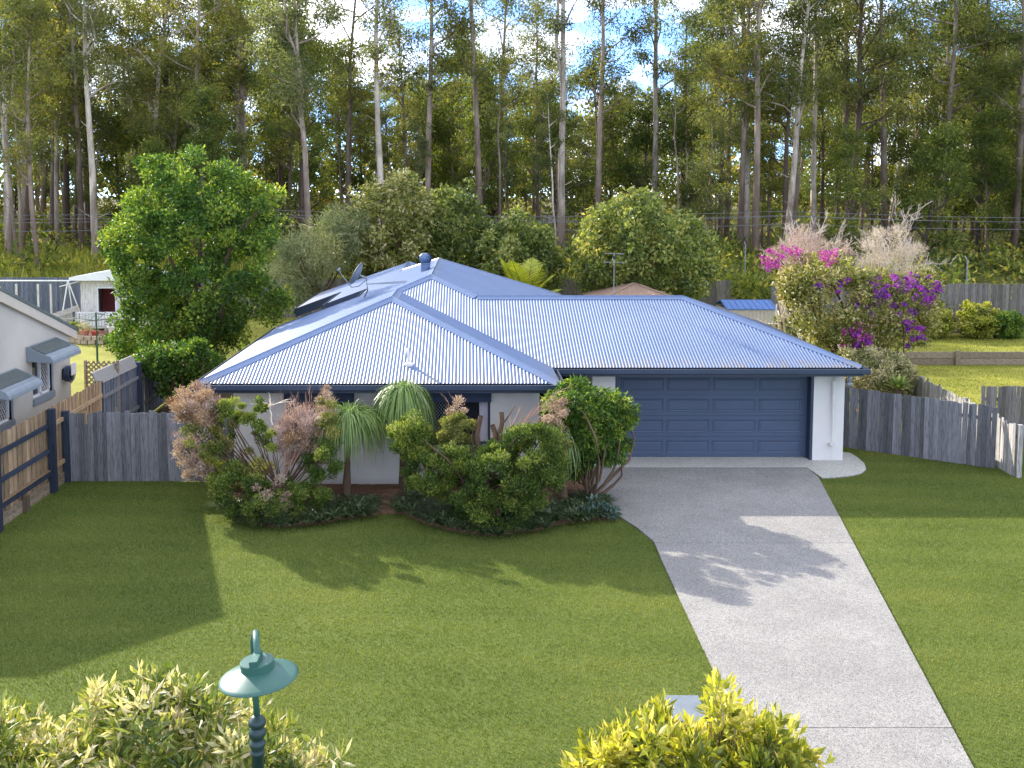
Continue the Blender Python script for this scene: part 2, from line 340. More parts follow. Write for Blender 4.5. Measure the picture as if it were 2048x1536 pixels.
# ---------------------------------------------------------------- ground, drive, road
def terrain_z(x, y):
    x, y = np.asarray(x, float), np.asarray(y, float)
    z = np.interp(y, [51.5, 54, 60, 78, 120, 170, 400], [0, .55, .85, 1.7, 3.0, 3.6, 4.0])
    up = np.clip((x-12.9)/.6, 0, 1)*np.clip((y-37.05)/.05, 0, 1)*np.clip((51.5-y)/6, 0, 1)*.5
    return z+np.where(y < 51.5, up, 0)
gx = np.concatenate([[-600, -300, -150, -90], np.arange(-60, 60.1, 2.5), [90, 150, 300, 600]])
gx = np.sort(np.concatenate([gx, [12.9, 13.5]]))
gy = np.sort(np.concatenate([[-300, -100, -40, -10, 0, 8, 16, 24, 30, 36, 37.04, 37.11, 41, 45.5, 48, 50, 51.5, 53, 54, 57, 60], np.arange(65, 180, 6), [220, 300, 500, 900]]))
XX, YY = np.meshgrid(gx, gy); ZZ = terrain_z(XX, YY)+np.where(YY > 56, .25*np.sin(XX*.31+YY*.17)*np.sin(YY*.23), 0)
nx, ny = len(gx), len(gy)
q = [(j*nx+i, j*nx+i+1, (j+1)*nx+i+1, (j+1)*nx+i) for j in range(ny-1) for i in range(nx-1)]
ground = link('ground', raw_mesh('ground', np.stack([XX.ravel(), YY.ravel(), ZZ.ravel()], 1), quads=q), M['ground'])
tag(ground, kind='structure')

def sheet(name, pts, z, mat, parent=None, thick=.0):
    mb = MB(); p = [(a[0], a[1], z-thick if thick else z) for a in pts]
    if thick: mb.prism(p, (0, 0, thick))
    else: mb.add(p, [tuple(range(len(p)))])
    return mb.build(name, mat, parent)
# house plan numbers used by the drive as well
he, tp = 2.412, .369
xl, xrw, yw, yg, xrg, wg, xP, yQ = -5.85, 1.98, 20.85, 22.80, 9.30, 3.525, -1.04, 34.8
yW, yF = 21.36, 23.40; yD = yF+.29
xdl, xdr, xgr, xgl, xwl, xwr = 3.55, 8.35, 9.09, 3.0, -5.18, 1.44
LE = [G(*p)[:2] for p in [(1187, 985), (1196, 1016), (1240, 1036), (1275, 1058), (1308, 1086), (1322, 1120), (1352, 1185), (1440, 1370), (1496, 1500)]]
RE_top, RE_bot = G(1637, 957)[:2], G(1945, 1536)[:2]
def on_r(Y): t = (Y-RE_top[1])/(RE_bot[1]-RE_top[1]); return (RE_top[0]+(RE_bot[0]-RE_top[0])*t, Y)
lx0 = LE[-1]; ldir = (LE[-1]-LE[-2])/(LE[-1]-LE[-2])[1]
def on_l(Y):
    for a, b in zip(LE[:-1], LE[1:]):
        if b[1] <= Y <= a[1]: t = (Y-a[1])/(b[1]-a[1]); return (a[0]+(b[0]-a[0])*t, Y)
    return tuple(lx0+ldir*(Y-lx0[1]))
J1, J2 = G(1500, 1089)[1], G(1700, 1460)[1]
drive_z = .03
road = sheet('road', [(-80, -7), (80, -7), (80, 1.6), (-80, 1.6)], .012, M['asphalt']); tag(road, kind='structure')
kerb = MB().box(-80, 80, 1.6, 1.9, -.02, .13).build('kerb', M['kerb']); tag(kerb, kind='structure')
drv = sheet('driveway', [on_l(1.95), on_r(1.95), on_r(RE_top[1]), (RE_top[0], RE_top[1]), (8.36, yF-.02), (3.2, yF-.02), tuple(LE[0])]+[tuple(a) for a in LE[1:]], .012, M['mulch']); tag(drv, kind='structure')
g_ = .007
top_y = 22.80
slab1 = [(on_l(J1)[0], J1+g_), (on_r(J1+g_)[0], J1+g_), tuple(RE_top), (RE_top[0]-.0, top_y), (2.62, top_y)]+[tuple(a) for a in LE[:5] if a[1] > J1]
sheet('slab', slab1, drive_z, M['drive'], drv, .03)
slab2 = [(on_l(J2+g_)[0], J2+g_), (on_r(J2+g_)[0], J2+g_), (on_r(J1-g_)[0], J1-g_), (on_l(J1-g_)[0], J1-g_)]+[tuple(a) for a in LE if J2+g_ < a[1] < J1-g_]
sheet('slab', slab2, drive_z, M['drive'], drv, .03)
sheet('slab', [(on_l(2.)[0], 2.), (on_r(2.)[0], 2.), (on_r(J2-g_)[0], J2-g_), (on_l(J2-g_)[0], J2-g_)], drive_z, M['drive'], drv, .03)
pad = [(2.62, top_y+.006), (RE_top[0]+.006, top_y+.006)]+[tuple(G(*p)[:2]) for p in [(1645, 958), (1668, 957), (1700, 954), (1722, 949), (1732, 941), (1729, 930), (1716, 918), (1700, 908)]]+[(9.25, 24.2), (9.0, 24.2), (9.0, yD+.4), (2.62, yD+.4)]
apron = sheet('apron', pad, .034, M['apron'], None, .03); tag(apron, kind='structure')
side = sheet('side_path', [(-9.2, 21.8), (-5.1, 21.8), (-5.1, 30.2), (-2.7, 30.2), (-2.7, 36), (-9.4, 36)], .01, plain('side_soil', (.085, .062, .042), .95, .4, 6, .1, .8, 20)); tag(side, kind='structure')
# garden bed
bed_px = [(415, 975), (450, 1022), (495, 1050), (560, 1056), (640, 1048), (700, 1038), (752, 1030), (800, 1028), (855, 1050), (905, 1064), (985, 1074), (1075, 1062), (1145, 1044), (1195, 1040), (1238, 1042), (1200, 1018), (1188, 985)]
bed_w = [tuple(G(*p)[:2]) for p in bed_px]+[(2.7, 23.3), (1.4, 23.3), (1.5, yW+.1), (-5.4, yW+.1)]
nb = 90; bx = np.linspace(-6, 3.4, nb); by = np.linspace(17.4, 23.4, 70); BX, BY = np.meshgrid(bx, by)
bp = np.stack([BX.ravel(), BY.ravel()], 1); ins = inside(bp, bed_w); ed = edge_dist(bp, bed_w)
bz = np.where(ins, .018+.16*np.clip(ed/.8, 0, 1)**.7*(.75+.5*rng.random(len(bp))), -.05)
bq = [(j*nb+i, j*nb+i+1, (j+1)*nb+i+1, (j+1)*nb+i) for j in range(69) for i in range(nb-1)]
bed = link('garden_bed', raw_mesh('garden_bed', np.column_stack([bp, bz]), quads=bq, smooth=True), M['mulch']); tag(bed, kind='structure')

# ---------------------------------------------------------------- foliage makers
def unit(a): return a/(np.linalg.norm(a, axis=-1, keepdims=True)+1e-9)
def leaf_arrays(c, length, width, up=0., out=None, outw=0., fold=.25):
    """c: leaf base points. returns verts (4N) and quads; up biases the leaf direction upward (+) or drooping (-)"""
    n = len(c); d = rng.normal(size=(n, 3)); d[:, 2] += up*1.6
    if out is not None: d = unit(d)+out*outw
    d = unit(d); s = unit(np.cross(d, rng.normal(size=(n, 3)))); nm = np.cross(s, d)
    L = (length*rng.uniform(.65, 1.3, n))[:, None]; W = (width*rng.uniform(.7, 1.25, n))[:, None]
    v = np.empty((n, 4, 3)); v[:, 0] = c; v[:, 1] = c+d*L*.5+s*W*.5+nm*W*fold; v[:, 2] = c+d*L; v[:, 3] = c+d*L*.5-s*W*.5+nm*W*fold
    return v.reshape(-1, 3), np.arange(4*n).reshape(n, 4)
def clump_points(centers, radii, per, squash=.8, shell=.45):
    """points in a set of soft balls; also the outward direction and the clump index"""
    k = np.repeat(np.arange(len(centers)), per) if np.isscalar(per) else np.repeat(np.arange(len(centers)), per)
    d = unit(rng.normal(size=(len(k), 3))); r = rng.random(len(k))**shell
    off = d*(r*radii[k])[:, None]; off[:, 2] *= squash
    return centers[k]+off, d, k
def foliage(name, centers, radii, per, length, width, mat, parent=None, origin=(0, 0, 0), up=-.2, outw=.6, squash=.8, shell=.45, tint_lo=.15, tint_hi=.85, tvar=.26, fold=.25):
    centers = np.asarray(centers, float); radii = np.asarray(radii, float)
    p, d, k = clump_points(centers, radii, per, squash, shell)
    v, qd = leaf_arrays(p, length, width, up, d, outw, fold)
    ct = rng.uniform(tint_lo, tint_hi, len(centers))
    t = np.clip(ct[k]+rng.normal(0, tvar, len(k)), 0, 1)
    o0 = np.asarray(origin, float)
    return link(name, raw_mesh(name, v-o0, quads=qd, tint=t), mat, parent)
def fill(poly, Y0, depth, n, r_px, z_min=.05, tries=40, edge_pad=.35):
    """clump centres that fill an outline seen in the photograph, given its distance and its depth in metres"""
    poly = np.asarray(poly, float); lo, hi = poly.min(0), poly.max(0); out = []; emax = None
    while len(out) < n:
        c = lo+(hi-lo)*rng.random((4*n, 2)); c = c[inside(c, poly)]
        e = edge_dist(c, poly)
        if emax is None: emax = max(e.max(), 1)
        keep = e > r_px*edge_pad*rng.random(len(c)); c, e = c[keep], e[keep]
        th = np.sqrt(np.clip(1-(1-np.clip(e/emax, 0, 1))**2, .05, 1))
        for (a, b), t in zip(c, th):
            s = rng.uniform(-1, 1); s = np.sign(s)*abs(s)**.6
            w = V(a, b, Y0+s*depth*t)
            if w[2] > z_min: out.append(w)
            if len(out) >= n: break
    return np.array(out)
def px2m(px, Y): return px*Y/F_PX
def limb(mb, a, b, r0, r1, bend=.12, seg=5, n=5):
    a, b = np.asarray(a, float), np.asarray(b, float); L = np.linalg.norm(b-a)
    o = rng.normal(size=3)*L*bend; t = np.linspace(0, 1, seg)
    mb.tube([a+(b-a)*s+o*math.sin(math.pi*s)+rng.normal(size=3)*L*.015*(0 < s < 1) for s in t], list(r0+(r1-r0)*t), n, False)
def bare_fan(mb, base, tips, r0, levels=3, spread=.35, n=4, kids=4, frac=.55):
    """bare branching twigs from base towards tips"""
    for tip in tips:
        base = np.asarray(base, float); tip = np.asarray(tip, float); L = np.linalg.norm(tip-base)
        limb(mb, base, tip, r0, r0*.35, .06, 5, n)
        if levels > 0:
            for k in range(kids):
                s = rng.uniform(.35, .95); st = base+(tip-base)*s
                d = unit((tip-base)/L+rng.normal(size=3)*spread)
                bare_fan(mb, st, [st+d*L*frac*rng.uniform(.5, 1.0)], max(r0*.5, .0035), levels-1, spread, 3 if levels < 2 else n, kids, frac)

# ---------------------------------------------------------------- the house
house = thing('house', (xwl, yW, 0), 'low cream rendered house with blue corrugated hip roof and navy double garage', 'house')
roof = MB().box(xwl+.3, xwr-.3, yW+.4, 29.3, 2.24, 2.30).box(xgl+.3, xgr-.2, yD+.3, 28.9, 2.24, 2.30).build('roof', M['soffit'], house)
def corr(name, poly, zf, axis, amp=.0105, pitch=.076, ns=8):
    """corrugated sheeting over a plan polygon; ribs are spaced along axis and run up the slope"""
    p = np.asarray(poly, float); a, b = (0, 1) if axis == 'x' else (1, 0)
    lo, hi = p[:, a].min(), p[:, a].max(); step = pitch/ns; n = int((hi-lo)/step); V_, Q_ = [], []
    for i in range(n):
        u0, u1 = lo+i*step, lo+(i+1)*step; um = (u0+u1)/2; xs = []
        for k in range(len(p)):
            P0, P1 = p[k], p[(k+1) % len(p)]
            if (P0[a] > um) != (P1[a] > um): xs.append(P0[b]+(P1[b]-P0[b])*(um-P0[a])/(P1[a]-P0[a]))
        xs.sort()
        for w0, w1 in zip(xs[::2], xs[1::2]):
            base = len(V_)
            for (u, w) in ((u0, w0), (u1, w0), (u1, w1), (u0, w1)):
                x, y = (u, w) if axis == 'x' else (w, u)
                V_.append((x, y, zf(x, y)+amp*math.sin(2*math.pi*u/pitch)))
            Q_.append((base, base+1, base+2, base+3) if axis == 'x' else (base+3, base+2, base+1, base))
    me = raw_mesh(name, np.array(V_)-np.array(house.location), quads=Q_, smooth=False)
    return link(name, me, M['roof'], roof)
xm = (xl+xrw)/2; half = (xrw-xl)/2
zL = lambda x, y: he+tp*(x-xl); zW = lambda x, y: he+tp*(y-yw); zR = lambda x, y: he+tp*(xrw-x); zF = lambda x, y: he+tp*(y-yg)
zP = he+tp*(xP-xl); yP = yg+(xP-xl); zg = he+tp*wg; yr = yg+wg; xc = xP+(zP-zg)/tp; xe2 = xP+(zP-he)/tp
A, A2, P_, Q_ = (xm, yw+half), (xm, yg+half), (xP, yP), (xP, yQ)
L_poly = [(xl, yw), A, A2, P_, Q_, (-2.4, yQ+1.36), (-2.45, 41), (-6.5, 43), (-6.5, 36.6), (-4.74, 36.6), (-4.74, 32.5), (-3.35, 32.5), (-3.35, 30.1), (xl, 30.1)]
corr('roof_sheeting', L_poly, zL, 'y')
corr('roof_sheeting', [(xl, yw), (xrw, yw), A], zW, 'x')
corr('roof_sheeting', [(xrw, yw), (xrw, yg), A2, A], zR, 'y')
corr('roof_sheeting', [(xrw, yg), (xrg, yg), (xrg-wg, yr), (xc, yr), P_, A2], zF, 'x')
zGR = lambda x, y: he+tp*(xrg-x); corr('roof_sheeting', [(xrg, yg), (xrg, yg+2*wg), (xrg-wg, yr)], zGR, 'y')
zGB = lambda x, y: zg-tp*(y-yr); corr('roof_sheeting', [(xc, yr), (xrg-wg, yr), (xrg, yg+2*wg), (xe2, yg+2*wg)], zGB, 'x')
zR2 = lambda x, y: zP-tp*(x-xP); corr('roof_sheeting', [P_, (xc, yr), (xe2, yg+2*wg), (xe2, yQ+xe2-xP), Q_], zR2, 'y')
zMB = lambda x, y: zP-tp*(y-yQ); corr('roof_sheeting', [Q_, (xe2, yQ+xe2-xP), (-2.4, yQ+xe2-xP), (-2.4, yQ+1.36)], zMB, 'x')
zR3 = lambda x, y: zL(-2.42, 0)-tp*(x+2.42); corr('roof_sheeting', [(-2.4, 36.2), (.2, 38.8), (.2, 41.5), (-2.45, 41)], zR3, 'y')
def cap(a, b, za, zb, n1, n2, w=.16, lift=.028, name='ridge_cap'):
    a3, b3 = np.array([*a, za]), np.array([*b, zb]); d = unit(b3-a3); pts = []
    for nn in (n1, n2):
        u = unit(np.cross(d, unit(np.array(nn, float))))
        if u[2] > 0: u = -u
        pts.append(u)
    zup = np.array([0, 0, lift]); mb = MB()
    prof = [pts[0]*w-zup*.2, pts[0]*w+zup*.55, pts[0]*.03+zup*.8, zup*1.7, pts[1]*.03+zup*.8, pts[1]*w+zup*.55, pts[1]*w-zup*.2]
    v = [a3+o for o in prof]+[b3+o for o in prof]; k = len(prof)
    mb.add(v, [(i, i+1, k+i+1, k+i) for i in range(k-1)])
    return mb.build(name, M['roof'], roof)
nL, nW, nR, nF = (-tp, 0, 1), (0, -tp, 1), (tp, 0, 1), (0, -tp, 1); nB = (0, tp, 1)
cap((xl, yw), A, he, zW(*A), nL, nW); cap((xrw, yw), A, he, zW(*A), nR, nW); cap(A, A2, zW(*A), zW(*A), nL, nR)
cap(A2, P_, zF(*A2), zP, nL, nF); cap(P_, Q_, zP, zP, nL, nR); cap(P_, (xc, yr), zP, zg, nF, nR)
cap((xc, yr), (xrg-wg, yr), zg, zg, nF, nB); cap((xrg-wg, yr), (xrg-.03, yg+.03), zg, he+.012, nF, nR); cap((xrg-wg, yr), (xrg, yg+2*wg), zg, he, nB, nR)
cap(Q_, (-2.4, yQ+1.36), zP, zL(-2.4, 0), nL, nB); cap((-2.4, yQ+1.36), (-2.45, 41), zL(-2.4, 0), zL(-2.45, 0), nL, nR); cap(Q_, (xe2, yQ+xe2-xP), zP, he, nB, nR)
# gutters, fascias, soffits
def gutter(a, b, z, out, name='gutter', drop=.11, depth=.115):
    a3, b3 = np.array([*a, z]), np.array([*b, z]); o = np.array([*out, 0.]); up = np.array([0, 0, 1.])
    prof = [up*.0-o*.02, up*.0-o*.02-up*drop, o*(depth-.02)-up*drop, o*depth-up*(drop-.02), o*depth+up*.012, o*(depth-.022)+up*.016, o*(depth-.022)+up*.0, o*(depth-.03)-up*.07, -up*.07+o*.0]
    mb = MB(); k = len(prof); v = [a3+p for p in prof]+[b3+p for p in prof]
    mb.add(v, [(i, (i+1) % k, k+(i+1) % k, k+i) for i in range(k)]+[tuple(range(k))[::-1], tuple(range(k, 2*k))])
    return mb.build(name, M['navy'], roof)
gz = he-.035; G_ = .115
gutter((xl-G_, yw), (xrw+G_, yw), gz, (0, -1)); gutter((xrw+.004, yg), (xrg+G_, yg), gz, (0, -1))
gutter((xl, yw+.004), (xl, 30.1), gz, (-1, 0)); gutter((xrw, yw+.004), (xrw, yg-G_-.004), gz, (1, 0)); gutter((xrg, yg+.004), (xrg, yg+2*wg), gz, (1, 0))
gutter((-3.35, 30.12), (-3.35, 32.44), zL(-3.35, 0)-.035, (-1, 0)); gutter((-4.74, 32.5), (-4.74, 36.55), zL(-4.74, 0)-.035, (-1, 0)); gutter((-6.5, 36.6), (-6.5, 43), zL(-6.5, 0)-.035, (-1, 0))
fas = MB()
fas.box(xl+.01, xrw-.01, yw+.005, yw+.03, 2.20, 2.38); fas.box(xrw-.03, xrw-.005, yw+.03, yg+.5, 2.2, 2.38)
fas.build('fascia', M['navy'], roof)
MB().box(xrw, xrg-.01, yg+.005, yg+.03, 2.20, 2.38).build('fascia', M['navy'], roof)
MB().box(xl+.005, xl+.03, yw+.03, 30.08, 2.2, 2.38).build('fascia', M['navy'], roof)
MB().box(xrg-.03, xrg-.005, yg+.03, yg+2*wg, 2.2, 2.38).build('fascia', M['navy'], roof)
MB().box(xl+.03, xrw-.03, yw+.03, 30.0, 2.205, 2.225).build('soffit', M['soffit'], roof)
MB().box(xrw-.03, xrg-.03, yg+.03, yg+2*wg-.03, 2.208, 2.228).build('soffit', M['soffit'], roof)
for (x0, x1, y) in ((xl, -3.35, 30.1), (-4.74, -3.3, 32.5), (-6.5, -4.7, 36.6)):     # sloping barge boards on the stepped left side
    MB().bar((x0, y-.02, zL(x0, 0)-.13), (x1, y-.02, zL(x1, 0)-.13), .03, .30).build('barge_board', M['navy'], roof)
# roof furniture that is fixed to the sheets
cx_, cy_ = -1.34, 30.84; wz = zL(cx_, 0)
wb = MB().lathe((cx_, cy_, wz-.12), [(.15, 0), (.15, .33), (.17, .34), (.17, .37), (.10, .37)], 20).build('ventilator', M['roof'], roof)
ball = MB()
for k in range(18):
    a = 2*math.pi*k/18; pr = [(.13, .25), (.185, .31), (.205, .39), (.19, .47), (.12, .54), (.03, .565)]
    v = []
    for r, z in pr:
        for da in (0, .30): v.append((cx_+r*math.cos(a+da+z*.9)*(1 if da == 0 else .88), cy_+r*math.sin(a+da+z*.9)*(1 if da == 0 else .88), wz+z))
    ball.add(v, [(2*i, 2*i+1, 2*i+3, 2*i+2) for i in range(len(pr)-1)])
ball.lathe((cx_, cy_, wz+.25), [(.12, 0), (.15, .1), (.15, .2), (.08, .29), (.02, .3)], 16)
ball.build('ventilator_turbine', M['roof'], roof)
pp = G(819, 728, 0); r_ = ray(818, 729); t_ = (he-tp*yw-CAM_H)/(r_[2]-tp*r_[1]); pv = np.array([0, 0, CAM_H])+r_*t_
MB().tube([pv-[0, 0, .1], pv+[0, 0, .06], pv+[-.015, 0, .22], pv+[-.03, 0, .36]], [.045, .04, .03, .03], 10).lathe(pv-[0, 0, .05], [(.11, 0), (.10, .07), (.05, .11)], 14).build('vent_pipe', M['pvc'], roof, smooth=True)
# walls
MB().prism([(xwl, yW, 0), (xwl+.86, yW, 0), (xwl+.86, yW, 2.21), (xwl, yW, 2.21)], (0, .15, 0)).build('wall', M['wall'], house)
w1x0, w1x1, w2x0, w2x1 = -4.02, -2.52, -.94, .49
wz0, wz1 = .95, 2.18
fw = MB()
for a, b, z0, z1 in ((xwl+.862, w1x0, 0, 2.21), (w1x1, w2x0, 0, 2.21), (w2x1, xwr, 0, 2.21), (w1x0, w1x1, 0, wz0), (w2x0, w2x1, 0, wz0), (w1x0, w1x1, wz1, 2.21), (w2x0, w2x1, wz1, 2.21)):
    if b-a > .01: fw.box(a, b, yW, yW+.15, z0, z1)
fw.build('wall', M['wall'], house)
MB().box(xwl, xwl+.15, yW+.15, 29.7, 0, 2.21).build('wall', M['wall'], house)
MB().box(xwr-.15, xwr, yW+.15, 26.5, 0, 2.21).build('wall', M['wall'], house)
MB().box(xwr, xwr+.2, yW+.9, yW+1.1, 0, 2.21).build('wall', M['wall'], house)
MB().box(xwl+.15, xwr-.15, 29.55, 29.7, 0, 2.21).build('wall', M['wall'], house)
MB().box(xwr, xgl, 26.2, 26.35, 0, 2.21).build('entry_wall', M['dark'], house)  # back of the porch, coloured near-black in place of its shade
MB().box(xgl, xdl, yF, yF+.3, 0, 2.207).box(xdr, xgr, yF, yF+.3, 0, 2.207).box(xdl, xdr, yF, yF+.3, 2.10, 2.207).build('wall', M['wall'], house)
MB().box(xgr-.15, xgr, yF+.3, 29.3, 0, 2.207).build('wall', M['wall'], house)
MB().box(xgl, xgl+.15, yF+.3, 29.3, 0, 2.207).build('wall', M['wall'], house)
MB().box(xgl, xgr, 29.3, 29.45, 0, 2.2).build('wall', M['wall'], house)
for (x0, x1, y, d) in ((-2.75, 3.1, 30.6, .15), (-4.2, -2.7, 33.0, .15), (-5.95, -4.1, 37.1, .15)):
    z0 = zL(x0, 0)-.04; z1 = min(zL(x1, 0)-.04, 3.9)
    MB().prism([(x0, y, 0), (x1, y, 0), (x1, y, z1 if x1 < 0 else 2.3), (min(x1, xP), y, min(zL(min(x1, xP), 0)-.04, 4.1)), (x0, y, z0)], (0, d, 0)).build('wall', M['wall'], house)
MB().box(-4.2, -4.05, 33.15, 37.1, 0, zL(-4.2, 0)-.06).build('wall', M['wall'], house)
MB().box(-5.95, -5.8, 37.25, 42.5, 0, zL(-5.95, 0)-.06).build('wall', M['wall'], house)
MB().box(2.95, 3.1, 30.75, 38.9, 0, 2.3).build('wall', M['wall'], house)
MB().tube([(-6.44, 36.68, 2.0), (-6.3, 36.8, 1.8), (-6.02, 37.0, 1.7), (-6.02, 37.02, .05)], .04, 8).build('downpipe', M['pvc'], house, smooth=True)
# garage door: four sections of four raised panels
gd = MB().box(xdl+.01, xdr-.01, yD+.01, yD+.06, .03, 2.12).build('garage_door', M['door_navy'], house)
dz = (2.10-.035)/4; dx = (xdr-xdl-.30)/4
for i in range(4):
    z0 = .035+i*dz
    MB().box(xdl+.012, xdr-.012, yD-.002, yD+.012, z0+.006, z0+dz-.006).build('door_section', M['door_navy'], gd)
    for j in range(4):
        x0 = xdl+.15+j*dx+.05; x1 = x0+dx-.10; za, zb = z0+.11, z0+dz-.11; yo = yD-.0015
        v = [(x0, yo-.013, za), (x1, yo-.013, za), (x1, yo-.013, zb), (x0, yo-.013, zb), (x0+.03, yo-.001, za+.03), (x1-.03, yo-.001, za+.03), (x1-.03, yo-.001, zb-.03), (x0+.03, yo-.001, zb-.03),
             (x0+.05, yo-.011, za+.05), (x1-.05, yo-.011, za+.05), (x1-.05, yo-.011, zb-.05), (x0+.05, yo-.011, zb-.05), (x0-.012, yo, za-.012), (x1+.012, yo, za-.012), (x1+.012, yo, zb+.012), (x0-.012, yo, zb+.012)]
        f = []
        for o1, o2 in ((12, 0), (0, 4), (4, 8)): f += [(o1+k, o1+(k+1) % 4, o2+(k+1) % 4, o2+k) for k in range(4)]
        MB().add(v, f+[(8, 9, 10, 11)]).build('panel', M['door_navy'], gd)
MB().box(xdr-.06, xdr+.0, yF+.02, yD+.02, 0, 2.1).build('door_track', M['navy'], house)
MB().box(xdl, xdl+.05, yF+.02, yD+.02, 0, 2.1).build('door_track', M['navy'], house)
dpx = 8.80
MB().tube([(dpx, yg+.28, 2.22), (dpx, yF-.09, 2.03), (dpx, yF-.065, 1.95), (dpx, yF-.065, .03)], .045, 10).box(dpx-.065, dpx+.065, yF-.115, yF-.01, .42, .47).build('downpipe', M['pvc'], house)
MB().tube([(9.02, yg+.12, 2.26), (9.02, yg+.12, 2.12), (9.01, yg+.14, 2.0)], [.05, .05, .055], 10).lathe((9.01, yg+.14, 1.93), [(.03, 0), (.075, .03), (.08, .08), (.05, .13)], 12).build('rain_head', M['grey_metal'], house, smooth=True)
# windows with canvas blinds, diamond screens and curtains
for (x0, x1) in ((w1x0, w1x1), (w2x0, w2x1)):
    wo = MB().box(x0, x1, yW+.10, yW+.12, wz0, wz1).build('window', M['glass'], house)
    MB().box(x0, x0+.05, yW+.04, yW+.10, wz0, wz1).box(x1-.05, x1, yW+.04, yW+.10, wz0, wz1).box(x0+.05, x1-.05, yW+.04, yW+.10, wz0, wz0+.05).box((x0+x1)/2-.025, (x0+x1)/2+.025, yW+.04, yW+.10, wz0+.05, wz1).build('frame', M['navy'], wo)
    MB().box(x0-.03, x1+.03, yW-.05, yW+.10, wz0-.05, wz0).build('sill', M['wall'], wo)
    bl = MB().prism([(x0-.02, yW-.03, 2.19), (x0-.02, yW-.13, 2.17), (x0-.02, yW-.17, 1.93), (x0-.02, yW-.15, 1.93)], (x1-x0+.04, 0, 0)).build('canvas_blind', M['blind'], wo)
    sm = MB(); sx0, sx1, sz0, sz1 = x0+.06, (x0+x1)/2-.03, wz0+.06, wz1-.2
    k = -1.6
    while k < 1.6:
        for sg in (1, -1):
            pts = []
            for t in np.linspace(0, 1, 40):
                x = sx0+(sx1-sx0)*t; z = (sz0+sz1)/2+sg*(x-(sx0+sx1)/2)*1.25+k
                if sz0 < z < sz1: pts.append((x, yW+.085+.004*sg, z))
            if len(pts) > 1: sm.bar(pts[0], pts[-1], .007, .007, (0, 1, 0))
        k += .085
    sm.build('security_screen', M['grey_metal'], wo)
    cv = MB(); n_ = 9; cxs = np.linspace(x1-.24, x1-.05, n_)
    cv.add([(x, yW+.092+.007*math.sin(i*2.1), z) for z in (wz0+.05, wz1-.02) for i, x in enumerate(cxs)], [(i, i+1, n_+i+1, n_+i) for i in range(n_-1)])
    cv.build('curtain', M['curtain'], wo)

# satellite dish and aerial on the roof
sb = np.array([-2.95, 28.3, zL(-2.95, 0)]); sat = thing('satellite_dish', sb, 'grey satellite dish on a braced mast on the left roof slope', 'satellite dish')
mt = sb+np.array([.0, 0, .62])
MB().tube([sb-[0, 0, .02], sb+[-.06, .0, .02], sb+[.04, 0, .22], mt], .022, 8).build('mast', M['grey_metal'], sat, smooth=True)
for dyy in (.0, .55): 
    e = np.array([sb[0]+1.15, sb[1]+dyy+.1, 0]); e[2] = zL(e[0], 0)+.01
    MB().tube([mt-[0, 0, .22], e], .014, 6).build('brace', M['grey_metal'], sat)
dc = mt+np.array([-.20, -.02, .05]); ax = unit(np.array([-.80, .15, .42])); s1 = unit(np.cross(ax, [0, 1, 0])); s2 = np.cross(ax, s1)
v, f = [], []; nr, ns_ = 5, 24
for side in (0, 1):
    for i in range(nr+1):
        r = .36*i/nr
        for k in range(ns_):
            a = 2*math.pi*k/ns_; v.append(dc+ax*(.35*r*r*2.2-.012*side)+(s1*math.cos(a)*1.0+s2*math.sin(a)*.9)*r)
o1 = (nr+1)*ns_
for side in (0, 1):
    f += [(side*o1+i*ns_+k, side*o1+i*ns_+(k+1) % ns_, side*o1+(i+1)*ns_+(k+1) % ns_, side*o1+(i+1)*ns_+k) for i in range(nr) for k in range(ns_)]
f += [(nr*ns_+k, nr*ns_+(k+1) % ns_, o1+nr*ns_+(k+1) % ns_, o1+nr*ns_+k) for k in range(ns_)]
MB().add(v, f).build('dish', M['grey_metal'], sat, smooth=True)
MB().tube([mt-[.02, 0, .12], dc-s1*.0+np.array([-.02, 0, -.33]), dc+np.array([-.22, 0, -.36]), dc+np.array([-.50, .05, -.02]), dc+np.array([-.60, .06, .14])], [.016, .016, .016, .012, .012], 6).build('feed_arm', M['grey_metal'], sat)
MB().tube([dc+np.array([-.62, .06, .12]), dc+np.array([-.55, .06, .19])], .035, 10).build('feed_horn', M['grey_metal'], sat)
MB().tube([dc+ax*-.02, mt-[0, 0, .05]], .03, 8).build('bracket', M['grey_metal'], sat)
ab = np.array([3.97, yr+.3, zGB(0, yr+.3)]); aer = thing('television_aerial', ab, 'thin grey television aerial rising behind the garage ridge', 'aerial')
MB().tube([ab-[0, 0, .05], ab+[0, 0, 1.28]], .011, 6).build('mast', M['zinc'], aer)
for zz, ln in ((1.26, .5), (1.02, .62)):
    MB().tube([ab+[-.42*ln, .2, zz], ab+[.42*ln, -.2, zz]], .006, 6).build('boom', M['zinc'], aer)
    for k in np.linspace(-.38, .38, 6):
        c_ = ab+np.array([k*ln, -k*.45*ln, zz+.008]); MB().tube([c_+[-.09, -.20, 0], c_+[.09, .20, 0]], .005, 5).build('element', M['zinc'], aer)
MB().box(ab[0]-.04, ab[0]+.04, ab[1]-.03, ab[1]+.03, ab[2]+1.12, ab[2]+1.2).build('junction_box', M['black'], aer)

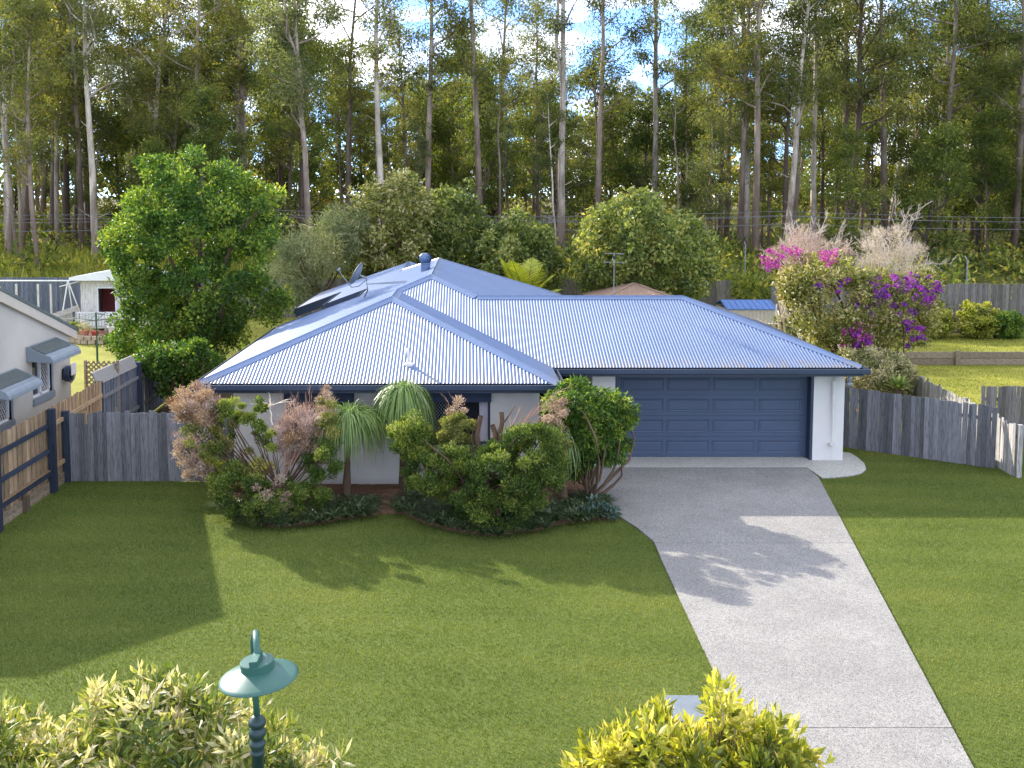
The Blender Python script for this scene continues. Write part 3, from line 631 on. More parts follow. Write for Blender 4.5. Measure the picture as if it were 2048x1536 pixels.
# ---------------------------------------------------------------- fences
pal_me = {}
def pal_mesh(w, t, key):
    if key not in pal_me:
        mb = MB().box(-w/2, w/2, -t/2, t/2, 0, 1); me = bpy.data.meshes.new('paling'); me.from_pydata(np.vstack(mb.v).tolist(), [], mb.f); me.update(); pal_me[key] = me
    return pal_me[key]
def fence(name, label, p0, p1, h0, h1, mat, w=.10, gap=.004, t=.016, z0=0., z1=0., rails=(), rail_mat=None, rail_off=.05, posts=(), post_mat=None, post_h=None, post_w=.10, wob=.02, lean=.006, group=None, capmat=None, zbase=None, skip=None, post_off=None, jit=.0):
    a, b = np.array([p0[0], p0[1], z0]), np.array([p1[0], p1[1], z1]); d = (b-a); Lh = math.hypot(d[0], d[1]); ang = math.atan2(d[1], d[0])
    o = thing(name, a, label, 'fence', group); n = int(Lh/(w+gap)); nrm = np.array([-math.sin(ang), math.cos(ang), 0])
    me = pal_mesh(w, t, (mat.name, w))
    if not me.materials: me.materials.append(mat)
    for i in range(n):
        if skip and skip(i, n): continue
        s = (i+.5)/n; pos = d*s+nrm*(rng.normal()*.003+(.008 if i % 2 else -.008)*(gap < 0)); h = h0+(h1-h0)*s+rng.normal()*wob
        pa = bpy.data.objects.new('paling', me); col.objects.link(pa); pa.parent = o
        pa.location = (pos[0], pos[1], pos[2]+.02+rng.normal()*jit); pa.rotation_euler = (0, rng.normal()*lean, ang+rng.normal()*.02); pa.scale = (rng.uniform(.90, 1.0), 1, h)
    for f in rails:
        MB().bar(a+[0, 0, h0*f]+nrm*rail_off, b+[0, 0, h1*f]+nrm*rail_off, .045, .085).build('rail', rail_mat or mat, o)
    for s in posts:
        c = a+d*s+nrm*(post_off if post_off is not None else rail_off*1.6); hh = post_h or (h0+(h1-h0)*s+.03)
        MB().box(c[0]-post_w/2, c[0]+post_w/2, c[1]-post_w/2, c[1]+post_w/2, c[2], c[2]+hh).build('post', post_mat or rail_mat or mat, o)
    return o
FY = 21.72
gate_f = fence('paling_fence', 'weathered grey paling fence between the side boundary and the house', (-8.95, FY), (-5.2, FY), 1.56, 1.58, M['weathered'], .115, -.012, wob=.018, rails=(.15, .85), rail_off=.05)
MB().box(-9.10, -8.97, FY-.08, FY+.05, 0, 1.62).build('post', M['navy_wood'], gate_f)
MB().box(-8.60, -8.54, FY-.035, FY-.018, 1.33, 1.62).build('patch_paling', M['pine'], gate_f)
# left boundary: honey coloured palings on the neighbour's side, navy posts and rails on ours
XB = -9.12
lf = fence('paling_fence', 'honey timber boundary fence with navy posts and rails beside the lawn', (XB, 12.5), (XB, 24.1), 1.62, 1.72, M['pine'], .115, -.015, wob=.012, z0=.12, z1=.12, posts=(), rails=())
for z_, mt_ in ((.42, 'navy_wood'), (.50, 'pine'), (.93, 'navy_wood'), (1.48, 'navy_wood')):
    MB().bar((XB+.05, 12.5, z_), (XB+.05, 20.85, z_), .05 if z_ != .5 else .055, .09 if z_ != .5 else .03).build('rail', M[mt_], lf)
for z_ in (.50, 1.45):
    MB().bar((XB+.045, 21.05, z_), (XB+.045, 24.0, z_+.06), .05, .09).build('rail', M['pine'], lf)
for y_ in (13.3, 15.8, 18.4, 20.93): MB().box(XB+.03, XB+.17, y_-.07, y_+.07, 0, 1.84 if y_ > 20 else 1.72).build('post', M['navy_wood'], lf)
for z_ in (.0, .13): MB().box(XB-.02, XB+.045, 12.5, 21.7, z_+.004, z_+.126).build('plinth_sleeper', M['sleeper'], lf)
MB().box(XB+.05, XB+.15, 19.55, 19.67, 0, .34).build('stump', M['bark_dark'], lf)
dfn = fence('paling_fence', 'dark stained boundary fence with a flat capping board behind the grey fence', (XB-.12, 24.15), (XB-.45, 33.5), 1.72, 1.55, M['bluegrey'], .12, -.018, wob=.01, rails=(.3, .8), rail_off=-.05, rail_mat=M['weathered'])
for s_, y_ in ((0, 24.15), (.36, 27.4), (.7, 30.6)):
    MB().box(XB-.12-.33*s_-.02, XB-.12-.33*s_+.12, y_-.07, y_+.07, 0, 1.82-.17*s_).build('post', M['navy_wood'], dfn)
MB().prism([(XB-.12, 24.1, 1.76), (XB-.07, 24.1, 1.74), (XB-.22, 24.1, 2.04), (XB-.26, 24.1, 2.05)], (-.12, 3.3, -.1)).build('capping_board', M['silver'], dfn)
lat = thing('lattice_panel', (-9.7, 25.75, 0), 'brown diamond lattice screen beside the neighbouring house', 'lattice')
lx0_, lx1_, lz0, lz1 = -10.15, -9.30, .9, 2.07
for sg in (1, -1):
    for k in np.arange(-1.4, 1.5, .135):
        pts = []
        for t in np.linspace(0, 1, 60):
            x = lx0_+(lx1_-lx0_)*t; z = (lz0+lz1)/2+sg*(x-(lx0_+lx1_)/2)+k
            if lz0 <= z <= lz1: pts.append((x, 25.75+.007*sg, z))
        if len(pts) > 2: MB().bar(pts[0], pts[-1], .012, .036, (0, 0, 1)).build('lattice_slat', M['sleeper'], lat)
MB().box(lx0_-.02, lx0_+.03, 25.7, 25.8, 0, 2.09).build('post', M['sleeper'], lat); MB().box(lx1_-.02, lx1_+.03, 25.7, 25.8, 0, 2.09).build('post', M['sleeper'], lat)
MB().box(lx0_, lx1_, 25.72, 25.78, .84, .90).build('rail', M['sleeper'], lat)
# right side
K0, K1 = (9.12, 25.05), (12.42, 22.72)
rf = fence('paling_fence', 'weathered blue grey paling fence running from the garage to the side boundary', K0, K1, 1.58, 1.47, M['weathered'], .115, -.012, wob=.010, skip=lambda i, n: False, rails=(.2, .8), rail_off=.06, lean=.008, jit=.006)
kp = V(1766, 822, 24.2); kp = np.array([K0[0]+(K1[0]-K0[0])*.225, K0[1]+(K1[1]-K0[1])*.225, 1.02])
MB().add([kp+np.array([.03*math.cos(a)*.8-.018, -.022-.02, .03*math.sin(a)*1.15]) for a in np.linspace(0, 2*math.pi, 13)[:-1]]+[kp+np.array([.038*math.cos(a)*.8-.018, -.022+.02, .038*math.sin(a)*1.15]) for a in np.linspace(0, 2*math.pi, 13)[:-1]], [tuple(range(12))]+[(i, (i+1) % 12, 12+(i+1) % 12, 12+i) for i in range(12)]).build('pale_patch', M['pine'], rf)
S0, S1 = (12.50, 22.05), (13.75, 36.9)
sf = fence('paling_fence', 'silvery sunlit paling fence along the right side boundary', S0, S1, 1.20, 1.24, M['silver'], .10, .006, wob=.03, rails=(.25, .8), rail_off=-.06, lean=.012, posts=(.0, .2, .4, .6, .8), post_mat=M['silver'])
nfr = fence('paling_fence', 'brown grey paling fence closing the neighbouring right yard', (13.05, 24.6), (22, 24.3), 1.60, 1.60, M['backfence'], .10, -.004, wob=.008, rails=(.2, .8), rail_off=.05)
bfr = fence('paling_fence', 'tall weathered back fence behind three clipped shrubs', (13.2, 42.6), (30, 41.6), 2.2, 2.15, M['backfence'], .125, -.004, wob=.02, z0=.45, z1=.45, rails=(.3, .8), rail_off=.06)
bfm = fence('paling_fence', 'grey paling back fence behind the blue garden shed', (13.2, 49.2), (3.0, 51.0), 2.15, 2.05, M['backfence'], .125, .004, wob=.015, rails=(.3, .8), rail_off=-.06)
fence('paling_fence', 'grey paling back fence glimpsed behind the pale feathery tree', (3.0, 51.0), (-13, 51.4), 2.05, 2.05, M['backfence'], .125, .004, wob=.015, rails=(.3, .8), rail_off=-.06)
bfl = fence('paling_fence', 'blue grey back fence behind the white swing frame', (-13.05, 51.4), (-40, 51.6), 2.12, 2.12, M['bluegrey'], .14, -.012, wob=.01, rails=(.3, .8), rail_off=-.06)

# retaining wall in the right yard
rw = thing('retaining_wall', (13.4, 37.05, 0), 'low timber sleeper retaining wall between two levels of yellow lawn', 'retaining wall')
xs_ = [13.6, 15.3, 18.6, 21.9, 25.2, 28.5]
for a, b in zip(xs_[:-1], xs_[1:]):
    for z_ in (0, .255): MB().box(a+.01, b-.01, 36.97+rng.normal()*.004, 37.06, z_+.004, z_+.25).build('sleeper', M['sleeper'], rw, bevel=.008)
    MB().box(b-.09, b+.09, 36.86, 36.965, 0, .56).build('post', M['sleeper'], rw, bevel=.008)
MB().box(15.21, 15.39, 36.86, 36.965, 0, .56).build('post', M['sleeper'], rw)

# ---------------------------------------------------------------- neighbouring house on the left
XN = -10.2; NR, NZ, NE0, NE1, NZE = 21.1, 4.40, 17.1, 25.15, 2.96
nh = thing('neighbouring_house', (XN, 21, 0), 'pale rendered gable house with grey awnings over its side windows', 'house')
wy0, wy1, wz_0, wz_1 = 22.72, 23.75, 1.68, 2.66
wv = MB()
def wallp(pts): wv.prism([(XN, y, z) for y, z in pts], (-.2, 0, 0))
sl = (NZ-NZE)/(NE1-NR); zt = lambda y: NZ-.12-sl*abs(y-NR)
wallp([(17.35, 0), (20.45, 0), (20.45, zt(20.45)), (17.35, zt(17.35))])
wallp([(20.45, 0), (21.6, 0), (21.6, 1.45), (20.45, 1.45)]); wallp([(20.45, 2.35), (21.6, 2.35), (21.6, zt(21.6)), (21.1, zt(21.1)), (20.45, zt(20.45))])
wallp([(21.6, 0), (wy0, 0), (wy0, zt(wy0)), (21.6, zt(21.6))]); wallp([(wy0, 0), (wy1, 0), (wy1, wz_0), (wy0, wz_0)]); wallp([(wy0, wz_1), (wy1, wz_1), (wy1, zt(wy1)), (wy0, zt(wy0))])
wallp([(wy1, 0), (24.9, 0), (24.9, zt(24.9)), (wy1, zt(wy1))])
wv.build('wall', M['cream'], nh)
MB().box(XN-9, XN-.2, 24.75, 24.9, 0, 2.75).build('wall', M['cream'], nh); MB().box(XN-9, XN-.2, 17.35, 17.5, 0, 2.75).build('wall', M['cream'], nh)
nr_ = MB()
for (ya, yb) in ((NR, NE1), (NR, NE0)):
    nr_.prism([(XN+.12, ya, NZ), (XN+.12, yb, NZE), (XN+.12, yb, NZE+.07), (XN+.12, ya, NZ+.08)], (-9.5, 0, 0))
nr_.build('roof', M['nroof'], nh)
for (ya, yb) in ((NR, NE1), (NR, NE0)):
    MB().prism([(XN+.10, ya, NZ-.24), (XN+.10, yb, NZE-.22), (XN+.10, yb, NZE-.004), (XN+.10, ya, NZ-.004)], (-.09, 0, 0)).build('barge_board', M['cream_trim'], nh)
def awning(y0, y1, zt_, parent):
    prof = [(0, 0)]; proj_, drop = .62, .22
    for t in np.linspace(0, 1, 5): prof.append((proj_-.16+.16*math.sin(t*math.pi/2), -drop+.0-.17*(1-math.cos(t*math.pi/2))))
    aw = MB(); n = len(prof); v = []
    for y in (y0, y1):
        v += [(XN+.01+a, y, zt_+b) for a, b in prof]
    aw.add(v, [(i, i+1, n+i+1, n+i) for i in range(n-1)])
    o = aw.build('awning', M['awning'], parent)
    sol = o.modifiers.new('thick', 'SOLIDIFY'); sol.thickness = .012
    MB().add([(XN+.06, y0+.06, zt_-.024+.012), (XN+.06, y1-.06, zt_-.024+.012), (XN+.42, y1-.06, zt_-.187+.012), (XN+.42, y0+.06, zt_-.187+.012)], [(3, 2, 1, 0)]).build('awning_top', M['awning_top'], o)
    for y in (y0, y1):
        MB().prism([(XN+.01, y-.004, zt_), (XN+.01, y-.004, zt_-.34), (XN+.3, y-.004, zt_-.36), (XN+.62, y-.004, zt_-.39), (XN+.57, y-.004, zt_-.24)], (0, .008, 0)).build('awning_cheek', M['awning'], o)
    sc_n = 22
    vv = []; ff = []
    for k in range(sc_n):
        ya, yb = y0+(y1-y0)*k/sc_n, y0+(y1-y0)*(k+1)/sc_n; b0 = len(vv)
        vv += [(XN+.632, ya, zt_-.385), (XN+.632, yb, zt_-.385), (XN+.632, (ya+yb)/2, zt_-.425)]; ff.append((b0, b0+1, b0+2))
    MB().add(vv, ff).build('awning_edge', M['awning'], o)
awning(22.42, 24.05, 2.96, nh); awning(20.2, 21.85, 2.58, nh)
for (a, b, c_, d_) in ((wy0, wy1, wz_0, wz_1), (20.45, 21.6, 1.45, 2.35)):
    wi = MB().box(XN-.12, XN-.10, a, b, c_, d_).build('window', M['glass'], nh)
    MB().box(XN-.10, XN-.04, a, a+.05, c_, d_).box(XN-.10, XN-.04, b-.05, b, c_, d_).box(XN-.10, XN-.04, (a+b)/2-.03, (a+b)/2+.03, c_, d_).box(XN-.10, XN-.04, a, b, c_, c_+.05).build('frame', M['white'], wi)
    MB().box(XN-.05, XN+.05, a-.03, b+.09, c_-.16, c_-.003).build('sill', M['awning'], wi)
    MB().box(XN-.04, XN+.012, b, b+.09, c_, d_).build('reveal', M['awning'], wi)
    ss = MB()
    for sg in (1, -1):
        for k in np.arange(-1.3, 1.3, .12):
            pts = [(XN-.06+.003*sg, y, (c_+d_)/2+sg*(y-(a+3*b)/4)*1.2+k) for y in np.linspace((a+b)/2+.05, b-.06, 30)]; pts = [p for p in pts if c_+.05 < p[2] < d_]
            if len(pts) > 1: ss.bar(pts[0], pts[-1], .01, .01, (1, 0, 0))
    ss.build('security_screen', M['pale_pot'], wi)
hr = thing('hose_reel', (XN+.02, 24.52, 1.85), 'blue black garden hose reel mounted on the neighbouring wall', 'hose reel')
hv = MB()
for k in range(4):
    hv.tube([(XN+.07+.035*k, 24.50+.17*math.cos(a), 1.96+.19*math.sin(a)) for a in np.linspace(0, 2*math.pi, 18)], .02, 6)
hv.build('hose', M['navy'], hr, smooth=True)
MB().tube([(XN, 24.50, 1.96), (XN+.2, 24.50, 1.96)], .09, 14).build('drum', M['black'], hr)
MB().box(XN+.005, XN+.03, 24.36, 24.64, 1.82, 2.10).build('back_plate', M['black'], hr)
MB().box(XN+.20, XN+.23, 24.42, 24.72, 1.92, 2.22).build('side_plate', M['pale_pot'], hr, bevel=.01)
MB().tube([(XN+.1, 24.50, 1.77), (XN+.13, 24.62, 1.70), (XN+.16, 24.75, 1.80), (XN+.18, 24.8, 1.95)], .012, 6).build('loose_hose', M['navy'], hr)

# ---------------------------------------------------------------- left back yard: cubby house, swing frame, clothes hoist, pots
CYY = 46.0
ch = thing('cubby_house', (-18.2, CYY, 0), 'small cream playhouse with white roof and pink inside wall', 'playhouse')
x0, x1 = -18.25, -15.2; 
ww = MB(); ox0, ox1, oz0, oz1 = -17.42, -16.62, .95, 2.08
for a, b, c_, d_ in ((x0, ox0, .4, 2.45), (ox1, x1, .4, 2.45), (ox0, ox1, .4, oz0), (ox0, ox1, oz1, 2.45)): ww.box(a, b, CYY, CYY+.08, c_, d_)
ww.build('front_wall', M['whitewood'], ch)
MB().box(x0, x0+.08, CYY+.08, CYY+2.6, .4, 2.45).build('side_wall', M['whitewood'], ch); MB().box(x1-.08, x1, CYY+.08, CYY+2.6, .4, 2.45).build('side_wall', M['whitewood'], ch)
MB().box(x0+.08, x1-.08, CYY+2.5, CYY+2.6, .4, 2.45).build('inside_wall', M['pink'], ch)
MB().box(x0, x1, CYY-.9, CYY+2.6, .3, .4).build('deck', M['whitewood'], ch)
for px_ in (x0+.1, -16.8, x1-.1):
    for py_ in (CYY-.8, CYY+2.4): MB().box(px_-.05, px_+.05, py_-.05, py_+.05, 0, .3).build('stump', M['whitewood'], ch)
MB().prism([(x0-.35, CYY-.45, 2.48), (x1+.35, CYY-.45, 2.48), (x1+.35, CYY-.45, 2.56), (-16.2, CYY-.45, 3.02), (x0-.35, CYY-.45, 2.62)], (0, 3.4, 0)).build('roof', M['white'], ch)
MB().prism([(x0-.95, CYY-.1, 2.15), (x0-.02, CYY-.1, 2.40), (x0-.02, CYY-.1, 2.44), (x0-.95, CYY-.1, 2.19)], (0, 1.2, 0)).build('side_awning', M['white'], ch)
wf = MB(); 
for a, b, c_, d_ in ((ox0-.06, ox0, oz0-.05, oz1+.06), (ox1, ox1+.06, oz0-.05, oz1+.06), (ox0, ox1, oz1, oz1+.06), (ox0, ox1, oz0-.05, oz0)): wf.box(a, b, CYY-.03, CYY-.002, c_, d_)
wf.build('window_frame', M['white'], ch)
MB().box(-16.95, -16.72, CYY+2.44, CYY+2.495, 1.55, 2.35).build('inside_window', M['white'], ch)
MB().box(x0, x1, CYY-.87, CYY-.82, 1.0, 1.06).build('deck_rail', M['white'], ch)
for k, xx in enumerate(np.arange(x0+.05, x1, .145)): MB().box(xx-.05, xx+.05, CYY-.90, CYY-.875, .42, .99).build('picket', M['white'], ch)
MB().box(x0-.02, x0+.07, CYY-.96, CYY-.87, 0, 1.08).build('post', M['weathered'], ch)
fence('paling_fence', 'short cream picket fence sloping down beside the playhouse', (-18.45, 46.2), (-18.9, 40.5), 1.25, .95, M['whitewood'], .12, .01, wob=.01, rails=(.85,), rail_off=.04)
sw = thing('swing_frame', (-22, 48.5, 0), 'white metal swing frame standing before the blue grey fence', 'swing')
MB().tube([(-27.5, 48.5, 2.22), (-19.75, 48.5, 2.22)], .035, 8).build('top_bar', M['white'], sw)
for s_ in (-1, 1):
    MB().tube([(-19.85, 48.5, 2.24), (-19.95+.05*s_, 48.5+s_*.75, 0)], .033, 8).build('leg', M['white'], sw); MB().tube([(-27.4, 48.5, 2.24), (-27.4, 48.5+s_*.75, 0)], .033, 8).build('leg', M['white'], sw)
MB().tube([(-20.0+.01, 47.83, .3), (-19.98, 49.17, .3)], .022, 6).build('brace', M['white'], sw)
MB().tube([(-19.85, 48.5, 2.22), (-19.25, 48.55, .45)], .03, 8).build('leg', M['white'], sw); MB().tube([(-19.97, 48.1, .45), (-19.25, 48.55, .62)], .025, 6).build('brace', M['white'], sw)
for x_, h_ in ((-21.2, 1.95), (-21.85, 1.95), (-22.95, 1.95)):
    MB().box(x_-.045, x_+.045, 49.6, 49.68, 0, h_).build('stake', M['whitewood'], thing('garden_stake', (x_, 49.6, 0), 'tall whitish timber stake in front of the blue grey fence', 'stake', 'stakes along the blue grey fence'))
hb = G(195, 727); ho = thing('clothes_hoist', hb, 'green rotary clothes hoist standing on the yellow lawn', 'clothes hoist')
MB().tube([hb, hb+[0, 0, 1.98]], .032, 8).build('pole', M['green_metal'], ho); MB().tube([hb, hb+[0, 0, .75]], .042, 8).build('pole_sleeve', M['green_metal'], ho)
for a in (.1, 1.67, 3.24, 4.81):
    e = hb+np.array([1.45*math.cos(a), 1.45*math.sin(a), 1.83]); MB().tube([hb+[0, 0, 1.66], e], .015, 6).build('arm', M['green_metal'], ho); MB().tube([hb+[0, 0, 1.95], hb+(e-hb)*np.array([.6, .6, 1])-[0, 0, .06]], .009, 5).build('stay', M['green_metal'], ho)
for k in (.5, .75, 1.0):
    c_ = [hb+np.array([1.45*k*math.cos(a), 1.45*k*math.sin(a), 1.66+.17*k]) for a in (.1, 1.67, 3.24, 4.81, 6.38)]
    MB().tube(c_, .004, 4, False).build('line', M['zinc'], ho)
gb = G(190, 680); gb[1] = 42.0
rb = thing('block_edging', (-16.6, 42.6, 0), 'low curved cream block garden edge below the playhouse', 'garden edge')
for row in range(2):
    for k in range(13):
        a = math.pi*(1.0+(k+.5*row)/13.0); cx0, cy0, rr = -16.1, 43.2, 1.45
        c_ = np.array([cx0+rr*math.cos(a), cy0+rr*.75*math.sin(a)]); t_ = np.array([-math.sin(a), .75*math.cos(a)]); t_ /= np.linalg.norm(t_)
        MB().bar((*(c_-t_*.15), .10+row*.185), (*(c_+t_*.15), .10+row*.185), .16, .175).build('block', M['brick'], rb, bevel=.012)
sheetf = MB().add([(-16.1+1.4*math.cos(a), 43.2+1.05*math.sin(a), .33) for a in np.linspace(0, 2*math.pi, 25)[:-1]], [tuple(range(24))]).build('soil', M['mulch'], rb)
def pot(x, y, z, r, h, mat, label, plant=True, lf='lf_mid'):
    o = thing('plant_pot', (x, y, z), label, 'pot')
    MB().lathe((x, y, z), [(r*.7, 0), (r, h*.85), (r*1.08, h*.86), (r*1.08, h), (r*.9, h), (r*.88, h*.9)], 16).build('pot', M[mat], o)
    if plant: foliage('plant', [(x, y, z+h+r*.5)], [r*1.2], 90, .16, .05, M[lf], o, o.location, up=.5)
pot(-16.75, 42.55, .33, .20, .26, 'terracotta', 'terracotta pot with a leafy plant on the block edge', lf='lf_cream'); pot(-16.28, 42.5, .33, .17, .22, 'red', 'red plant pot on the block edge', False)
pot(-15.45, 42.6, .33, .30, .42, 'pale_pot', 'large pale plant pot on the block edge'); pot(-17.35, 42.9, .33, .16, .3, 'green_metal', 'green glazed plant pot at the end of the block edge')

# ---------------------------------------------------------------- sheds behind the garage
gzb = thing('garden_pavilion', (7.2, 42.5, 0), 'brown steel pyramid roofed pavilion behind the garage', 'pavilion')
pr_, pz0, pz1 = 2.0, 1.95, 2.62
for k, (sx_, sy_) in enumerate((((-1, -1), (1, -1)), ((1, -1), (1, 1)), ((1, 1), (-1, 1)), ((-1, 1), (-1, -1)))):
    a = np.array([7.21+pr_*sx_[0], 42.5+pr_*sx_[1], pz0]); b = np.array([7.21+pr_*sy_[0], 42.5+pr_*sy_[1], pz0]); t = np.array([7.21, 42.5, pz1])
    rp = MB(); ns2 = 20
    for i in range(ns2):
        s0, s1_ = i/ns2, (i+1)/ns2; p0, p1 = a+(b-a)*s0, a+(b-a)*s1_; m_ = np.array([0, 0, .022])
        h0_, h1_ = 1-abs(2*s0-1), 1-abs(2*s1_-1); mid = (a+b)/2
        rp.add([p0, p1, p1+(t-mid)*h1_, p0+(t-mid)*h0_, (p0+p1)/2+m_, (p0+p1)/2+(t-mid)*(h0_+h1_)/2+m_], [(0, 4, 5, 3), (4, 1, 2, 5)])
    rp.build('roof_sheet', M['brown_roof'], gzb)
    MB().bar(a+[0, 0, .02], t+[0, 0, .03], .12, .03).build('ridge_cap', M['brown_roof'], gzb)
for sx_ in (-1, 1):
    for sy_ in (-1, 1): MB().box(7.21+1.8*sx_-.05, 7.21+1.8*sx_+.05, 42.5+1.8*sy_-.05, 42.5+1.8*sy_+.05, 0, 2.0).build('post', M['brown_roof'], gzb)
shd = thing('garden_shed', (11.7, 41, 0), 'small beige garden shed with a bright blue roof', 'shed')
sv = [V(1446, 612, 40.6), V(1498, 620, 40.2)]
sx0, sx1, sy0, sy1 = 10.75, 12.75, 40.4, 42.4
MB().box(sx0, sx1, sy0, sy0+.05, 0, 1.72).build('wall', M['beige_steel'], shd); MB().box(sx0, sx0+.05, sy0+.05, sy1, 0, 1.72).build('wall', M['beige_steel'], shd); MB().box(sx1-.05, sx1, sy0+.05, sy1, 0, 1.72).build('wall', M['beige_steel'], shd); MB().box(sx0+.05, sx1-.05, sy1-.05, sy1, 0, 1.72).build('wall', M['beige_steel'], shd)
for xx in np.arange(sx0+.1, sx1, .16): MB().box(xx-.02, xx+.02, sy0-.014, sy0-.001, .02, 1.7).build('rib', M['beige_steel'], shd)
MB().prism([(sx0-.06, sy0-.06, 1.725), (sx0-.06, (sy0+sy1)/2, 2.0), (sx0-.06, (sy0+sy1)/2, 2.03), (sx0-.06, sy0-.06, 1.755)], (sx1-sx0+.12, 0, 0)).build('roof_sheet', M['blue_steel'], shd)
MB().prism([(sx0-.06, sy1+.06, 1.725), (sx0-.06, (sy0+sy1)/2, 2.0), (sx0-.06, (sy0+sy1)/2, 2.03), (sx0-.06, sy1+.06, 1.755)], (sx1-sx0+.12, 0, 0)).build('roof_sheet', M['blue_steel'], shd)
for xx in np.arange(sx0, sx1+.05, .25): MB().bar((xx, sy0-.06, 1.765), (xx, (sy0+sy1)/2, 2.04), .03, .02).build('roof_rib', M['blue_steel'], shd)

# ---------------------------------------------------------------- garden plants
def plant(name, base, label, cat='shrub', group=None): return thing(name, base, label, cat, group)
def crown_from(name, obj, poly, Y0, depth, n, r_px, per, ll, lw, mat, rvar=(.55, 1.3), **k):
    c = fill(poly, Y0, depth, n, r_px); r = px2m(r_px, Y0)*rng.uniform(*rvar, len(c))
    return foliage(name, c, r, per, ll, lw, M[mat], obj, obj.location, **k), c
def stems(obj, base, targets, r0, r1, mat='stem', name='trunk', fork=.3):
    mb = MB(); base = np.asarray(base, float)
    for t in targets: limb(mb, base+rng.normal(size=3)*[.05, .05, 0], t, r0, r1, .10, 6, 6)
    return mb.build(name, M[mat], obj, smooth=True)

# big bright tree left of the house
tb = np.array([-9.0, 33.4, 0]); t1 = plant('garden_tree', tb, 'large bright green leafy tree left of the house', 'tree')
o1p = [(255, 335), (290, 302), (330, 320), (360, 314), (385, 302), (400, 285), (415, 317), (450, 314), (470, 342), (500, 347), (510, 372), (553, 377), (564, 402), (548, 430), (572, 442), (560, 480), (548, 510), (555, 560), (575, 600), (550, 640), (500, 672), (470, 700), (440, 740), (400, 765), (380, 795), (335, 790), (300, 750), (262, 728), (225, 692), (230, 660), (245, 620), (225, 580), (235, 545), (215, 520), (200, 500), (210, 470), (205, 440), (240, 415), (250, 385), (270, 380), (275, 350)]
_, cc = crown_from('crown', t1, o1p, 34.0, 2.6, 360, 26, 150, .15, .085, 'lf_bright', up=.15, tint_lo=.1, tint_hi=.85, outw=.7)
stems(t1, tb, cc[rng.choice(len(cc), 14)], .14, .02, 'stem')
MB().tube([tb, tb+[.05, 0, 1.2], tb+[.1, 0, 2.2]], [.19, .15, .12], 8).build('trunk', M['stem'], t1, smooth=True)
b = np.array([-8.2, 28.3, 0]); o = plant('shade_shrub', b, 'dark green leafy shrub below the large bright tree')
_, c = crown_from('crown', o, [(285, 700), (340, 690), (400, 690), (445, 715), (425, 760), (395, 795), (340, 800), (300, 770), (275, 735)], 28.3, .7, 70, 19, 110, .13, .07, 'lf_bright', up=.1, tint_hi=.6); stems(o, b, c[rng.choice(len(c), 9)], .04, .01)
b = np.array([-6.9, 29.9, 0]); o = plant('spiky_plant', b, 'spiky green strap leaved plant beside the left gutter', 'plant')
foliage('leaves', [b+[0, 0, .95]], [.12], 60, .75, .05, M['lf_agave'], o, b, up=.55, outw=1.2); MB().tube([b, b+[0, 0, .95]], [.08, .06], 7).build('stem', M['stem'], o)
def garden_tree(label, poly, Y0, depth, n, r_px, per, ll, lw, mat, bx, trunk='stem', **k):
    b = V(bx, 500, Y0); b[2] = float(terrain_z(b[0], Y0)); o = plant('garden_tree', b, label, 'tree')
    _, c = crown_from('crown', o, poly, Y0, depth, n, r_px, per, ll, lw, mat, **k)
    mb = MB(); t0 = b+[0, 0, 1.6]; mb.tube([b-[0, 0, .1], b+[.05, 0, .8], t0], [.17, .14, .12], 8, False)
    for t in c[rng.choice(len(c), 12)]: limb(mb, t0-[0, 0, .1], t, .08, .015, .1, 5, 5)
    mb.build('trunk', M[trunk], o, smooth=True); return o
garden_tree('pale feathery tree overhanging the left end of the blue roof', [(545, 505), (580, 472), (620, 470), (655, 430), (700, 402), (735, 415), (725, 470), (705, 520), (650, 555), (615, 600), (585, 610), (555, 590), (545, 550)], 45.8, 2.0, 130, 22, 110, .34, .03, 'lf_feather', 640, up=-.1, outw=1.0)
garden_tree('loose yellow green tree behind the roof ventilator', [(690, 425), (715, 385), (755, 372), (800, 345), (838, 352), (858, 385), (870, 430), (860, 500), (850, 540), (790, 545), (730, 560), (690, 548), (665, 520), (682, 470)], 47.2, 2.2, 150, 22, 75, .25, .12, 'lf_dry', 770, tint_lo=.3, tint_hi=.85)
garden_tree('dark green tree rising behind the roof ridge', [(850, 400), (895, 372), (930, 372), (962, 420), (985, 450), (985, 500), (975, 550), (920, 570), (860, 545), (840, 470)], 48.4, 2.0, 110, 22, 75, .24, .13, 'lf_mid', 910, tint_lo=.2, tint_hi=.8)
garden_tree('bushy green tree behind the golden palm', [(960, 475), (1000, 432), (1030, 410), (1062, 450), (1100, 460), (1122, 492), (1130, 530), (1118, 572), (1080, 600), (1030, 600), (975, 570), (950, 530)], 46.6, 2.0, 115, 21, 78, .23, .13, 'lf_mid', 1045, tint_lo=.25, tint_hi=.9)
garden_tree('broad rounded green tree behind the garage roof', [(1148, 495), (1178, 442), (1200, 412), (1240, 402), (1282, 376), (1312, 402), (1360, 412), (1392, 442), (1422, 462), (1437, 500), (1427, 545), (1402, 585), (1372, 615), (1300, 620), (1200, 610), (1160, 560)], 45.6, 3.0, 230, 24, 85, .23, .13, 'lf_mid', 1290, tint_lo=.25, tint_hi=.9)
